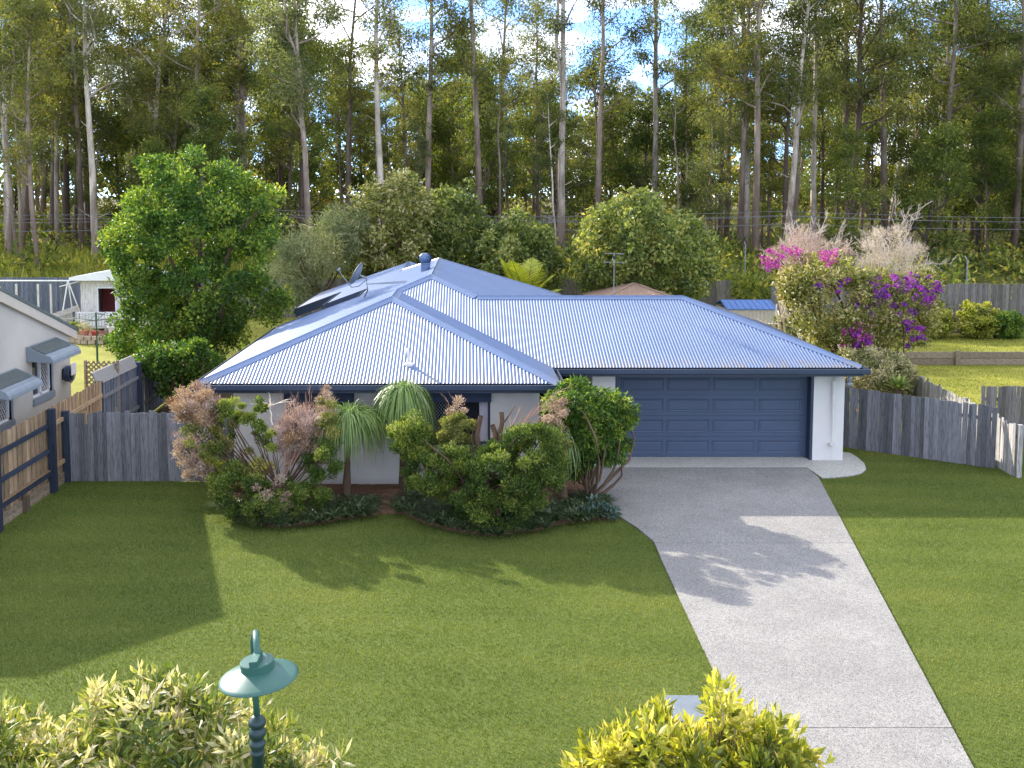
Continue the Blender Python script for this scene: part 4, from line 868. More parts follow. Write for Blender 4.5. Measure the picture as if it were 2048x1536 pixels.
# palm behind the main roof
pb = np.array([2.4, 41.0, 0]); pm = plant('palm', pb, 'golden green palm fronds above the back of the blue roof', 'palm')
MB().tube([pb, pb+[.03, 0, .9], pb+[0, 0, 1.85]], [.10, .085, .075], 10).build('trunk', M['stem'], pm, smooth=True)
for tip in ((998, 512), (1022, 518), (1066, 512), (1088, 526), (1110, 550), (1100, 590), (970, 546), (1044, 535), (1126, 580), (1064, 570)):
    t = V(*tip, 41+rng.uniform(-.7, .7)); s0 = pb+[0, 0, 1.8]; mid = s0*.45+t*.55+np.array([0, 0, .42]); mb = MB()
    ctl = [s0*(1-u)**2+2*mid*u*(1-u)+t*u*u for u in np.linspace(0, 1, 22)]
    mb.tube(ctl, list(np.linspace(.028, .006, 22)), 5, False)
    vv, tt, qq = [], [], []
    for i in range(3, 22):
        dd = unit(ctl[i]-ctl[i-1]); sd = unit(np.cross(dd, [0, 0, 1.])); Lf = 1.0*math.sin(math.pi*min(1, .25+i/26)) 
        for sg in (-1, 1):
            for jj in (0, .5):
                c_ = ctl[i]-dd*jj*.08; e = c_+(sd*sg*.85+dd*.55)*Lf*rng.uniform(.85, 1.1)-np.array([0, 0, .14*Lf]); b0 = len(vv); w_ = dd*.02
                vv += [c_-w_, c_+w_, (c_+e)/2+w_*1.4+[0, 0, .03], e, (c_+e)/2-w_*1.4+[0, 0, .03]]; qq.append((b0, b0+1, b0+2, b0+4)); tt.append((b0+4, b0+2, b0+3))
    me = raw_mesh('frond', np.array(vv)-pb, quads=qq, tris=tt, tint=np.clip(rng.normal(.6, .2, len(qq)+len(tt)), 0, 1)); fo = link('frond', me, M['lf_palm'], pm)
    mb.build('rib', M['lf_palm'], fo) if False else mb.build('frond_stalk', M['lf_palm'], pm)

# right garden: flowering shrub, bleached bare shrubs, frangipani, variegated shrub, agave
fb = np.array([12.3, 30.2, 0]); fs = plant('flowering_shrub', fb, 'tall olive shrub covered in purple and magenta flowers', 'shrub')
p_main = [(1560, 545), (1600, 525), (1640, 505), (1690, 520), (1730, 545), (1790, 550), (1850, 545), (1885, 565), (1880, 620), (1860, 680), (1820, 700), (1790, 690), (1740, 705), (1690, 720), (1640, 690), (1590, 650), (1570, 600)]
_, c1 = crown_from('crown', fs, p_main, 30.2, 1.5, 190, 24, 100, .14, .06, 'lf_dry', tint_lo=.35, tint_hi=.85, up=.2)
crown_from('orange_foliage', fs, [(1565, 555), (1600, 548), (1615, 580), (1600, 610), (1570, 600)], 30.0, .6, 22, 20, 110, .12, .055, 'lf_orange', up=.2)
for pol, mt_, nn in (([(1735, 560), (1800, 545), (1870, 552), (1882, 580), (1850, 640), (1850, 690), (1815, 695), (1790, 640), (1740, 625)], 'lf_purple', 110), ([(1520, 505), (1560, 490), (1600, 500), (1590, 530), (1530, 540)], 'lf_magenta', 26), ([(1640, 500), (1675, 500), (1670, 545), (1645, 545)], 'lf_magenta', 16), ([(1660, 650), (1740, 640), (1745, 690), (1680, 700)], 'lf_magenta', 34), ([(1600, 540), (1780, 560), (1760, 640), (1630, 600)], 'lf_purple', 26), ([(1690, 660), (1760, 670), (1740, 720), (1690, 700)], 'lf_purple', 18)):
    c = fill(pol, 29.2, .7, nn, 6); foliage('flowers', c, np.full(len(c), .085)*rng.uniform(.5, 1.5, len(c)), 20, .07, .065, M[mt_], fs, fs.location, up=.2, outw=.5)['kind'] = 'stuff'
_, c1b = crown_from('pink_spray', fs, [(1530, 500), (1580, 500), (1630, 510), (1610, 560), (1560, 555), (1520, 530)], 31, .6, 22, 18, 60, .12, .05, 'lf_dead_pink')
stems(fs, fb, list(c1[rng.choice(len(c1), 16)])+list(c1b[:4]), .06, .012)
for base, tips, label, nm in ((V(1768, 640, 31.5), [(1712, 500), (1735, 468), (1765, 462), (1795, 450), (1815, 465), (1830, 490), (1858, 505), (1855, 545), (1720, 535), (1780, 480), (1745, 510), (1805, 510)], 'bleached leafless shrub spreading above the purple flowers', 'bare_shrub'), (V(1600, 640, 32.5), [(1560, 488), (1585, 465), (1612, 458), (1635, 470), (1650, 500), (1690, 500), (1540, 505), (1605, 490), (1680, 480)], 'pinkish leafless shrub behind the magenta flowers', 'bare_shrub')):
    b = base.copy(); b[2] = 0; o = plant(nm, b, label); mb = MB(); mb.tube([b, b+[0, 0, base[2]*.6], base], [.06, .05, .04], 6)
    bare_fan(mb, base, [V(*t, base[1]+rng.uniform(-.8, .8)) for t in tips], .022, 3, .42, 3, 7, .40); mb.build('branches', M['twig_white'], o)
    pol = [tuple(np.array(t)+[0, 0]) for t in ([(1712, 505), (1735, 470), (1765, 460), (1795, 448), (1818, 465), (1832, 490), (1860, 508), (1856, 548), (1800, 575), (1740, 565), (1715, 540)] if 'bleached' in label else [(1535, 520), (1556, 490), (1585, 464), (1612, 456), (1638, 470), (1655, 498), (1692, 480), (1700, 510), (1650, 545), (1580, 560)])]
    c = fill(pol, base[1], .8, 90, 14); foliage('fine_twigs', c, np.full(len(c), .2), 80, .16, .009, M['lf_haze' if 'bleached' in label else 'lf_haze_pink'], o, o.location, up=.5, outw=.8)['kind'] = 'stuff'
b = V(1585, 680, 33); b[2] = 0; o = plant('frangipani', b, 'stubby leafless frangipani with blunt grey branches beside the garage roof', 'shrub'); mb = MB(); hub = V(1580, 690, 33)
mb.tube([b, hub], [.09, .07], 8)
for t in ((1540, 655), (1555, 625), (1575, 615), (1600, 608), (1545, 640), (1595, 640), (1610, 670), (1530, 668), (1565, 600), (1610, 630)):
    e = V(*t, 33+rng.uniform(-.5, .5)); limb(mb, hub, e, .045, .028, .12, 6, 6)
    for k in range(2): limb(mb, hub*.4+e*.6, e+rng.normal(size=3)*.22, .03, .024, .1, 4, 6)
mb.build('branches', M['twig_white'], o, smooth=True)
crown_from('leaves', o, [(1540, 650), (1575, 620), (1600, 640), (1600, 690), (1560, 690)], 33.2, .4, 16, 16, 40, .16, .06, 'lf_mid')
b = np.array([11.9, 28.4, 0]); o = plant('variegated_shrub', b, 'cream and green variegated shrub behind the weathered grey fence', 'shrub')
_, c = crown_from('crown', o, [(1690, 700), (1740, 700), (1790, 705), (1828, 735), (1818, 770), (1835, 800), (1760, 800), (1690, 795), (1700, 750)], 28.4, .9, 120, 17, 130, .10, .045, 'lf_cream', up=.2, tint_lo=.35, tint_hi=1)
stems(o, b, c[rng.choice(len(c), 10)], .03, .008)
ag = G(1798, 800, .5); ag = np.array([12.0, 27.2, 0]); o = plant('agave', ag, 'rosette of broad pale green agave leaves behind the grey fence', 'agave')
c0 = V(1797, 778, 27.2)
MB().tube([ag, c0-[0, 0, .05]], [.12, .09], 8).build('stem', M['stem'], o)
for k in range(26):
    a = k*2.4; el = .25+1.05*(k/26); d = np.array([math.cos(a)*math.cos(el), math.sin(a)*math.cos(el), math.sin(el)]); sd = unit(np.cross(d, [0, 0, 1.])); L_ = .52
    pts = [c0+d*L_*u+np.array([0, 0, -.12*u*u*L_]) for u in (0, .35, .7, 1)]; ws = (.035, .06, .045, .003); up_ = np.cross(sd, d)
    vv = []
    for p_, w_ in zip(pts, ws): vv += [p_-sd*w_+up_*w_*.4, p_, p_+sd*w_+up_*w_*.4]
    qq = [(3*i+j, 3*i+j+1, 3*i+j+4, 3*i+j+3) for i in range(3) for j in range(2)]
    link('leaf', raw_mesh('leaf', np.array(vv)-ag, quads=qq, tint=np.full(6, rng.uniform(.2, 1)), smooth=True), M['lf_agave'], o)
for (cx1, cy1, r1, yb, lab) in ((1872, 645, 33, 682, 'loose clipped shrub by the back fence next to the purple flowers'), (1955, 640, 42, 692, 'yellow green ball shaped shrub on a short stem by the back fence'), (2014, 652, 33, 690, 'darker clipped shrub beside the yellow green ball shrub')):
    Y_ = 40.6; b = V(cx1, yb, Y_); b[2] = .5; o = plant('clipped_shrub', b, lab, 'shrub')
    pol = [(cx1+r1*math.cos(a)*(1+.12*math.sin(3*a+cx1)), cy1+r1*.82*math.sin(a)*(1+.1*math.sin(5*a))) for a in np.linspace(0, 2*math.pi, 20)[:-1]]
    _, c = crown_from('crown', o, pol, Y_, .7, 60, 11, 110, .12, .06, 'lf_yellow' if cx1 != 2014 else 'lf_bright', up=.3, tint_lo=.25, tint_hi=.9)
    stems(o, b, c[rng.choice(len(c), 9)], .035, .01)

# ---- plants in front of the house
SY = 19.6
sb1 = np.array([-3.75, 19.3, .1]); s1_ = plant('pruned_shrub', sb1, 'half dead conifer shrub with brown branches before the left window')
cols = []
def add(obj, nm, poly, mat, n, r, per=150, Y=SY, dep=.45, ll=.062, lw=.022, **k):
    per = int(per*1.45)
    o_, c = crown_from(nm, obj, poly, Y, dep, n, r, per, ll, lw, mat, **{**dict(up=.55, outw=.5, tvar=.28), **k}); return c
T = []
T += list(add(s1_, 'dead_foliage', [(338, 800), (352, 775), (380, 758), (410, 768), (440, 795), (432, 850), (402, 880), (365, 850)], 'lf_dead', 38, 13, 130, ll=.06))
T += list(add(s1_, 'dead_foliage', [(355, 885), (395, 895), (425, 935), (410, 965), (380, 960), (352, 930)], 'lf_dead_pink', 22, 13, 120, ll=.06))
T += list(add(s1_, 'olive_foliage', [(365, 850), (405, 830), (440, 860), (440, 930), (410, 960), (370, 900)], 'lf_conifer_y', 24, 13, 120))
T += list(add(s1_, 'foliage', [(415, 830), (440, 800), (470, 800), (490, 830), (470, 875), (450, 930), (440, 985), (415, 960), (425, 890)], 'lf_conifer', 30, 13, 150, tint_lo=.4, tint_hi=1))
for hx, hy in ((520, 815), (512, 850), (478, 840), (497, 822), (447, 815), (530, 880)): T += list(add(s1_, 'foliage', [(hx-16, hy-18), (hx+16, hy-18), (hx+16, hy+20), (hx-16, hy+20)], 'lf_conifer', 5, 11, 150, dep=.3, tint_lo=.4, tint_hi=1))
add(s1_, 'foliage', [(420, 950), (470, 930), (520, 960), (560, 985), (600, 990), (600, 1045), (540, 1062), (470, 1050), (435, 1010)], 'lf_conifer', 55, 16, 170, Y=19.0, dep=.6, tint_lo=.05, tint_hi=.75)
add(s1_, 'foliage', [(570, 960), (600, 910), (650, 890), (685, 880), (672, 950), (655, 1010), (600, 1050), (570, 1020)], 'lf_conifer', 42, 15, 160, Y=19.3, dep=.55, tint_lo=.1, tint_hi=.8)
add(s1_, 'dead_foliage', [(500, 970), (560, 950), (590, 990), (560, 1030), (510, 1020)], 'lf_dead_pink', 20, 12, 90, Y=18.9, ll=.05)
T += list(add(s1_, 'olive_foliage', [(635, 800), (655, 785), (680, 830), (690, 880), (665, 900), (640, 870)], 'lf_conifer_y', 20, 12, 120, Y=19.8))
T += list(add(s1_, 'dead_foliage', [(630, 790), (655, 772), (665, 800), (640, 815)], 'lf_dead_pink', 6, 10, 90, Y=19.8, ll=.05))
T += list(add(s1_, 'dead_foliage', [(545, 900), (575, 850), (650, 840), (655, 920), (600, 940)], 'lf_dead', 26, 13, 80, Y=19.8, ll=.06))
add(s1_, 'fine_twigs', [(545, 880), (565, 815), (610, 800), (665, 800), (670, 880), (640, 930), (570, 930)], 'lf_haze_pink', 60, 14, 60, Y=19.9, ll=.12, lw=.008, up=.9)
add(s1_, 'fine_twigs', [(345, 800), (380, 765), (435, 795), (430, 880), (400, 950), (360, 930), (350, 860)], 'lf_haze_pink', 40, 14, 50, Y=19.6, ll=.10, lw=.008, up=.7)
add(s1_, 'olive_foliage', [(400, 900), (460, 880), (520, 910), (560, 960), (480, 980), (420, 960)], 'lf_conifer_y', 34, 14, 110, Y=19.7, dep=.4)
mb = MB(); hub = V(560, 985, 19.5)
for k in range(4): limb(mb, sb1+rng.normal(size=3)*[.08, .08, 0], hub+rng.normal(size=3)*.12, .06, .045, .05, 5, 7)
for t in (T[i] for i in rng.choice(len(T), 46)):
    m_ = hub*.45+t*.55+np.array([0, 0, -.38])+rng.normal(size=3)*.10; mb.tube([hub*(1-u)**2+2*m_*u*(1-u)+t*u*u+rng.normal(size=3)*.012 for u in np.linspace(0, 1, 8)], list(np.linspace(.022, .005, 8)), 5, False)
mb.build('branches', M['stem'], s1_, smooth=True)
mb = MB(); hub2 = V(575, 930, 19.7)
limb(mb, hub, hub2, .045, .035); limb(mb, hub2, V(545, 850, 19.8), .02, .012)
for t in [(560+14*k+rng.uniform(-6, 6), 800+rng.uniform(0, 55)) for k in (0, 1, 2, 3, 4, 5, 6, 7, 8, 1.5, 3.5, 5.5, 2.5, 4.5, 6.5, 0.5)]: 
    bare_fan(mb, hub2+rng.normal(size=3)*.12, [V(*t, 19.9+rng.uniform(-.35, .35))], .012, 2, .24, 4, 5, .45)
mb.build('dead_branches', M['twig_brown'], s1_)
mb = MB()
for t in ((505, 808), (540, 790), (548, 803), (520, 800), (530, 815), (580, 798)): bare_fan(mb, V(540, 812, 19.8), [V(t[0], t[1], 19.8+rng.uniform(-.2, .2))], .010, 1, .3, 4, 3)
limb(mb, V(545, 850, 19.8), V(540, 812, 19.8), .014, .01); mb.build('bleached_branches', M['twig_white'], s1_)

def pony(base_px, hub_px, Y, width, length, n, label, trunk=True):
    hb_ = V(*hub_px, Y); b = hb_.copy(); b[0] = V(*base_px, Y)[0]; b[2] = .12; o = plant('ponytail_palm', b, label, 'palm')
    MB().tube([b-[0, 0, .15], b+[0, 0, .1], b+(hb_-b)*.4, b+(hb_-b)*.8, hb_], [.13, .10, .065, .055, .06], 10).build('trunk', M['stem'], o, smooth=True)
    vv, qq, ti = [], [], []
    for i in range(n):
        a = rng.uniform(0, 2*math.pi); r0 = width*rng.uniform(.35, 1.0); rise = rng.uniform(.08, .5)*(1.4-r0/width*.6); L_ = length*rng.uniform(.55, 1.1); d = np.array([math.cos(a), math.sin(a), 0]); sd = np.array([-d[1], d[0], 0]); b0 = len(vv)
        for j, u in enumerate(np.linspace(0, 1, 7)):
            p_ = hb_+d*r0*(1-(1-u)**1.7)+np.array([0, 0, rise*math.sin(min(u*2.2, 1.57))-L_*max(0, u-.18)**1.5]); w_ = .014*(1-u*.85); vv += [p_-sd*w_, p_+sd*w_]
        qq += [(b0+2*j, b0+2*j+1, b0+2*j+3, b0+2*j+2) for j in range(6)]; ti += [np.clip(rng.normal(.5, .25), 0, 1)]*6
    link('leaves', raw_mesh('leaves', np.array(vv)-b, quads=qq, tint=ti), M['lf_pony'], o)
pony((693, 1000), (697, 838), 20.2, 1.0, 1.25, 1000, 'ponytail palm with a slim bare trunk in the mulch bed')
pony((806, 1000), (806, 790), 20.6, .80, 1.65, 1050, 'taller ponytail palm reaching the gutter between the windows')
pony((1126, 1010), (1128, 880), 19.9, .55, 1.1, 340, 'small ponytail palm squeezed beside the dark conifer shrub')

cb = np.array([.45, 18.6, .1]); cs = plant('conifer_shrub', cb, 'dense dark green conifer shrub with cut dead stumps before the right window')
T = []
T += list(add(cs, 'foliage', [(775, 875), (800, 828), (840, 832), (872, 862), (862, 912), (820, 922), (788, 912)], 'lf_conifer', 46, 15, 180, Y=19.2, dep=.5, tint_lo=.2, tint_hi=.9))
T += list(add(cs, 'olive_foliage', [(862, 852), (900, 832), (945, 815), (952, 872), (920, 900), (872, 888)], 'lf_conifer_y', 34, 13, 150, Y=19.4, dep=.4))
T += list(add(cs, 'foliage', [(800, 950), (825, 905), (880, 893), (922, 962), (890, 992), (830, 982)], 'lf_conifer', 48, 15, 180, Y=18.9, dep=.5, tint_lo=.2, tint_hi=.9))
T += list(add(cs, 'foliage', [(925, 925), (990, 885), (1050, 850), (1082, 832), (1120, 872), (1132, 950), (1095, 1000), (1062, 1058), (985, 1080), (920, 1040), (880, 985)], 'lf_conifer', 190, 17, 190, Y=18.6, dep=.9, tint_lo=0, tint_hi=.65))
add(cs, 'foliage', [(860, 900), (930, 890), (990, 880), (1000, 930), (930, 960), (880, 950)], 'lf_conifer', 40, 14, 150, Y=19.0, dep=.5, tint_lo=.2, tint_hi=.8)
add(cs, 'olive_foliage', [(1080, 860), (1120, 840), (1140, 900), (1130, 960), (1090, 940)], 'lf_conifer_y', 24, 14, 130, Y=19.2, dep=.4)
T += list(add(cs, 'dead_foliage', [(1075, 850), (1095, 805), (1130, 795), (1140, 850), (1110, 875)], 'lf_dead_pink', 18, 12, 90, Y=19.2, ll=.05))
T += list(add(cs, 'dead_foliage', [(885, 830), (905, 795), (925, 800), (930, 830)], 'lf_dead_pink', 7, 10, 50, Y=19.4, ll=.05))
T += list(add(cs, 'dead_foliage', [(890, 905), (930, 885), (950, 930), (910, 950)], 'lf_dead_pink', 12, 11, 60, Y=19.2, ll=.05))
mb = MB(); hub = V(950, 1000, 18.8); hub[2] = .55
for k in range(4): limb(mb, cb+rng.normal(size=3)*[.1, .1, 0], hub+rng.normal(size=3)*.15, .08, .06, .05, 5, 7)
for t in (T[i] for i in rng.choice(len(T), 40)): limb(mb, hub, t, .03, .008, .1, 6, 5)
for a_, b_ in (((960, 905), (962, 832)), ((1000, 890), (1003, 825)), ((1003, 848), (1030, 812)), ((990, 880), (985, 850))): limb(mb, V(*a_, 19.1), V(*b_, 19.15), .055 if b_[0] < 1010 else .02, .05 if b_[0] < 1010 else .01, .04, 5, 8)
mb.build('branches', M['stem'], cs, smooth=True)
mb = MB()
for t in ((1040, 815), (1060, 825), (1075, 812), (1095, 800), (1085, 830), (1050, 840), (1020, 835), (1110, 790)): bare_fan(mb, V(1020, 880, 19.1), [V(t[0], t[1], 19.2+rng.uniform(-.3, .3))], .013, 1, .25, 4, 4)
for t in ((895, 800), (905, 792), (915, 808), (930, 818)): bare_fan(mb, V(915, 850, 19.4), [V(t[0], t[1], 19.4)], .010, 1, .3, 4, 4)
mb.build('dead_branches', M['twig_brown'], cs)['kind'] = 'stuff'

gb_ = np.array([2.52, 20.15, .05]); gs = plant('leafy_shrub', gb_, 'glossy bright green leafy shrub beside the garage door')
c = add(gs, 'foliage', [(1095, 805), (1125, 775), (1152, 757), (1188, 766), (1215, 785), (1232, 782), (1266, 802), (1262, 850), (1254, 900), (1238, 945), (1205, 945), (1182, 932), (1150, 955), (1120, 930), (1105, 870)], 'lf_bright', 130, 16, 70, Y=20.3, dep=.75, ll=.13, lw=.045, up=-.5, outw=.8, tint_lo=.15, tint_hi=.95)
stems(gs, gb_, c[rng.choice(len(c), 14)], .04, .01)
# strap-leaved ground cover clumps along the bed
def strap(n, L_, w_):
    vv, qq, ti = [], [], []
    for i in range(n):
        a = rng.uniform(0, 2*math.pi); d = np.array([math.cos(a), math.sin(a), 0]); sd = np.array([-d[1], d[0], 0]); Ls = L_*rng.uniform(.6, 1.1); sp = rng.uniform(.35, 1.0); b0 = len(vv)
        for u in (0, .35, .7, 1): p_ = d*Ls*sp*u+np.array([0, 0, Ls*(1.1-.4*sp)*(u-.62*u*u)]); ww_ = w_*(1-u*.9)*(.6+u); vv += [p_-sd*ww_, p_+sd*ww_]
        qq += [(b0+2*j, b0+2*j+1, b0+2*j+3, b0+2*j+2) for j in range(3)]; ti += [np.clip(rng.normal(.45, .25), 0, 1)]*3
    return raw_mesh('strap_leaves', np.array(vv), quads=qq, tint=ti)
sm_ = [strap(80, .52, .018) for _ in range(3)]
gp = [(450, 1015), (520, 1030), (600, 1030), (690, 1012), (750, 1012), (752, 1032), (640, 1052), (560, 1060), (495, 1054)]
gp2 = [(795, 1008), (880, 1005), (960, 1030), (1080, 1030), (1150, 1000), (1215, 1015), (1205, 1040), (1150, 1048), (1080, 1066), (985, 1078), (905, 1068), (850, 1052), (800, 1030)]
k = 0
for pol, n_, lab in ((gp, 62, 'dark strap leaved clump edging the bed under the half dead shrub'), (gp2, 110, 'dark strap leaved clump edging the bed under the dense conifer shrub')):
    pw = np.array([G(*p)[:2] for p in pol]); lo, hi = pw.min(0), pw.max(0); pts = []
    while len(pts) < n_:
        c_ = lo+(hi-lo)*rng.random(2)
        if inside(c_[None], pw)[0] and all(np.hypot(*(c_-q_)) > .13 for q_ in pts): pts.append(c_)
        elif rng.random() < .0008: break
    for c_ in pts:
        o = link('strap_leaf_clump', sm_[k % 3], M['lf_strap'], None, (c_[0], c_[1], .05)); o.rotation_euler = (0, 0, rng.uniform(0, 6.28)); s_ = rng.uniform(.75, 1.2); o.scale = (s_, s_, s_)
        tag(o, lab, 'plant', 'strap leaved clumps '+('under the half dead shrub' if pol is gp else 'under the conifer shrub')); k += 1
for i, (px_, py_) in enumerate(((1205, 1035), (1190, 1020), (1222, 1042), (1180, 1040))):
    c_ = G(px_, py_); o = foliage('succulent_clump', [(0, 0, .1)], [.17], 120, .10, .05, M['lf_blue'], None, up=.6); o.location = (c_[0], c_[1], .05); tag(o, 'blue grey succulent clump at the corner of the driveway bed', 'plant', 'succulents at the driveway corner')

# ---------------------------------------------------------------- street side: lamp, letterbox, verge shrubs
lc = V(516, 1340, 5.75); lpst = V(511, 1436, 6.0)
lamp = thing('street_lamp', (lpst[0]+.01, 6.0, 0), 'green enamelled gooseneck street lamp on an ornate post', 'street lamp')
px0, py0, zt_ = lpst[0]+.01, 6.0, lpst[2]
MB().lathe((px0, py0, 0), [(.10, 0), (.10, .5), (.075, .6), (.05, .75), (.038, zt_-.24), (.046, zt_-.235), (.046, zt_-.22), (.040, zt_-.215), (.044, zt_-.19), (.052, zt_-.175), (.052, zt_-.16), (.040, zt_-.15), (.038, zt_-.125), (.052, zt_-.115), (.056, zt_-.095), (.05, zt_-.075), (.040, zt_-.065), (.042, zt_-.05), (.055, zt_-.04), (.056, zt_-.02), (.044, zt_-.005), (.036, zt_+.008), (.02, zt_+.02), (.005, zt_+.022)], 24).build('post', M['teal_dark'], lamp, smooth=True)
az = lc[2]+.07
hook = [(px0, py0, zt_), (px0-.01, py0, zt_+.2), (px0-.015, py0, az)]+[(px0-.015+(lc[0]-px0+.015)*u, py0-.11*(1-math.cos(math.pi*u)), az+.085*math.sin(math.pi*u)) for u in np.linspace(.12, .88, 9)]+[(lc[0], lc[1]+.02, lc[2]+.08)]
MB().tube(hook, .021, 12).build('swan_neck', M['teal'], lamp, smooth=True)
tl = math.radians(5)
def tilt(o):
    me = o.data; v = np.empty(len(me.vertices)*3); me.vertices.foreach_get('co', v); v = v.reshape(-1, 3); c0 = np.array(lc)-np.array(lamp.location); d = v-c0
    v = np.column_stack([c0[0]+d[:, 0]*math.cos(tl)-d[:, 2]*math.sin(tl), v[:, 1], c0[2]+d[:, 0]*math.sin(tl)+d[:, 2]*math.cos(tl)]); me.vertices.foreach_set('co', v.ravel()); me.update()
tilt(MB().lathe((lc[0], lc[1], lc[2]), [(.236, -.050), (.240, -.047), (.239, -.043), (.215, -.030), (.17, -.014), (.13, .0), (.108, .008), (.10, .012), (.09, .012), (.09, .002), (.13, -.008), (.17, -.022), (.215, -.038), (.236, -.050)], 64).build('shade', M['teal'], lamp, smooth=True))
tilt(MB().lathe((lc[0], lc[1], lc[2]), [(.10, .0), (.102, .006), (.102, .058), (.097, .063), (.05, .064), (.004, .064)], 40).build('housing', M['teal'], lamp))
tilt(MB().box(lc[0]-.024, lc[0]+.024, lc[1]-.10, lc[1]+.06, lc[2]+.060, lc[2]+.098).build('hinge_clamp', M['teal'], lamp))
tilt(MB().lathe((lc[0], lc[1], lc[2]), [(.02, -.12), (.06, -.10), (.085, -.06), (.09, -.01), (.05, 0)], 20).build('lens', M['pale_pot'], lamp, smooth=True))
lb = V(1372, 1418, 9.8); lz_ = lb[2]
mbx = thing('letterbox', (lb[0], lb[1], 0), 'grey metal letterbox half hidden by the yellow green verge shrub', 'letterbox')
MB().box(lb[0]-.16, lb[0]+.16, lb[1]-.20, lb[1]+.20, lz_-.30, lz_-.02).build('body', M['mail'], mbx, bevel=.01)
MB().prism([(lb[0]-.18, lb[1]-.23, lz_-.018), (lb[0]+.18, lb[1]-.23, lz_-.018), (lb[0]+.18, lb[1]-.23, lz_+.0), (lb[0]-.18, lb[1]-.23, lz_+.0)], (0, .46, .03)).build('lid', M['mail'], mbx, bevel=.004)
MB().box(lb[0]-.05, lb[0]+.05, lb[1]-.05, lb[1]+.05, 0, lz_-.30).build('post', M['mail'], mbx)
MB().box(lb[0]-.12, lb[0]+.12, lb[1]-.212, lb[1]-.2, lz_-.12, lz_-.09).build('slot', M['black'], mbx)
def verge(label, poly, Y0, dep, n, r_px, per, mat, bx, ll, lw, **k):
    b = V(bx, 1500, Y0); b[2] = 0; o = plant('verge_shrub', b, label)
    _, c = crown_from('foliage', o, poly, Y0, dep, n, r_px, per, ll, lw, mat, up=.5, outw=.7, fold=.18, **k)
    stems(o, b, c[rng.choice(len(c), 34)], .03, .006); mb = MB(); pv_ = [p for p in poly if p[1] < 1560]; sp = []
    for i in range(len(pv_)-1):
        for u in (.1, .45, .8): a_ = np.array(pv_[i])*(1-u)+np.array(pv_[i+1])*u; sp.append(V(a_[0]+rng.uniform(-12, 12), a_[1]-rng.uniform(-14, 22), Y0+rng.uniform(-.5, .5)*dep)); limb(mb, sp[-1]-[rng.normal()*.05, 0, .32], sp[-1]+[0, 0, .04], .005, .002, .03, 4, 4)
    foliage('sprays', np.array(sp), np.full(len(sp), .085), 12, ll, lw, M[mat], o, o.location, up=.8, outw=.7, tint_lo=.5, tint_hi=1, fold=.18)['kind'] = 'stuff'
    for q_ in c[rng.choice(len(c), 60)]: limb(mb, q_-np.array([0, 0, .25])+rng.normal(size=3)*.08, q_+rng.normal(size=3)*.12, .006, .002, .03, 4, 4)
    mb.build('twigs', M['twig_brown'], o)['kind'] = 'stuff'; return o
verge('yellow green glossy verge shrub beside the driveway', [(1145, 1545), (1180, 1505), (1230, 1480), (1285, 1455), (1322, 1425), (1345, 1460), (1395, 1462), (1425, 1400), (1445, 1382), (1458, 1425), (1490, 1450), (1550, 1462), (1595, 1490), (1635, 1530), (1640, 1620), (1600, 1750), (1200, 1750), (1140, 1640)], 8.4, .95, 185, 30, 72, 'lf_yellow', 1400, .125, .046, tint_lo=.05, tint_hi=.95)
verge('pale leggy verge shrub behind the street lamp', [(-80, 1455), (0, 1430), (50, 1445), (105, 1470), (160, 1440), (195, 1385), (235, 1400), (270, 1372), (320, 1362), (350, 1380), (400, 1395), (470, 1412), (540, 1440), (575, 1475), (630, 1515), (685, 1536), (690, 1640), (600, 1780), (0, 1780), (-100, 1640)], 8.7, 1.0, 270, 30, 72, 'lf_leggy', 330, .13, .036, tint_lo=.1, tint_hi=1.0)

# ---------------------------------------------------------------- lawn blades
def blades(name, polys, holes, dens, h, w, mat, kind, tintfun=None, zf=None):
    P = []
    for poly in polys:
        poly = np.asarray(poly, float); lo, hi = poly.min(0), poly.max(0); n = int(dens*np.prod(hi-lo)); c = lo+(hi-lo)*rng.random((n, 2)); P.append(c[inside(c, poly)])
    c = np.vstack(P)
    for hl in holes: c = c[~(inside(c, hl) & (edge_dist(c, hl) > (.16 if len(hl) == len(bed_w) else .03*rng.random(len(c)))))]
    n = len(c); z = zf(c[:, 0], c[:, 1]) if zf else np.zeros(n); a = rng.uniform(0, 2*math.pi, n); ln = rng.uniform(.1, .8, n); H_ = h*rng.uniform(.5, 1.25, n); b = rng.uniform(0, 2*math.pi, n)
    v = np.empty((n, 3, 3)); s_ = np.stack([np.cos(a), np.sin(a)], 1)*w/2
    v[:, 0, :2] = c-s_; v[:, 1, :2] = c+s_; v[:, 0, 2] = v[:, 1, 2] = z-.004; v[:, 2, :2] = c+np.stack([np.cos(b), np.sin(b)], 1)*(H_*ln)[:, None]; v[:, 2, 2] = z+H_*np.sqrt(1-.6*ln*ln)
    lowf = .5+.22*np.sin(c[:, 0]*1.3+np.sin(c[:, 1]*.9)*1.4)*np.sin(c[:, 1]*1.1+.5)+.10*np.sin(c[:, 1]*6.3+np.sin(c[:, 0]*.7))
    t = np.clip(lowf+rng.normal(0, .22, n), 0, .97); t[rng.random(n) < .012] = 1
    o = link(name, raw_mesh(name, v.reshape(-1, 3), tris=np.arange(3*n).reshape(n, 3), tint=t), M[mat]); return tag(o, None, None, None, kind)
drive_poly = [on_l(1.95), on_r(1.95), tuple(RE_top), (RE_top[0], 24), (2.6, 24)]+[tuple(a) for a in LE]
lawn_poly = [(-9.0, 9.2), (12.9, 9.2), (14.0, 24.5), (9.2, 25.0), (9.15, 23.3), (-9.0, FY)]
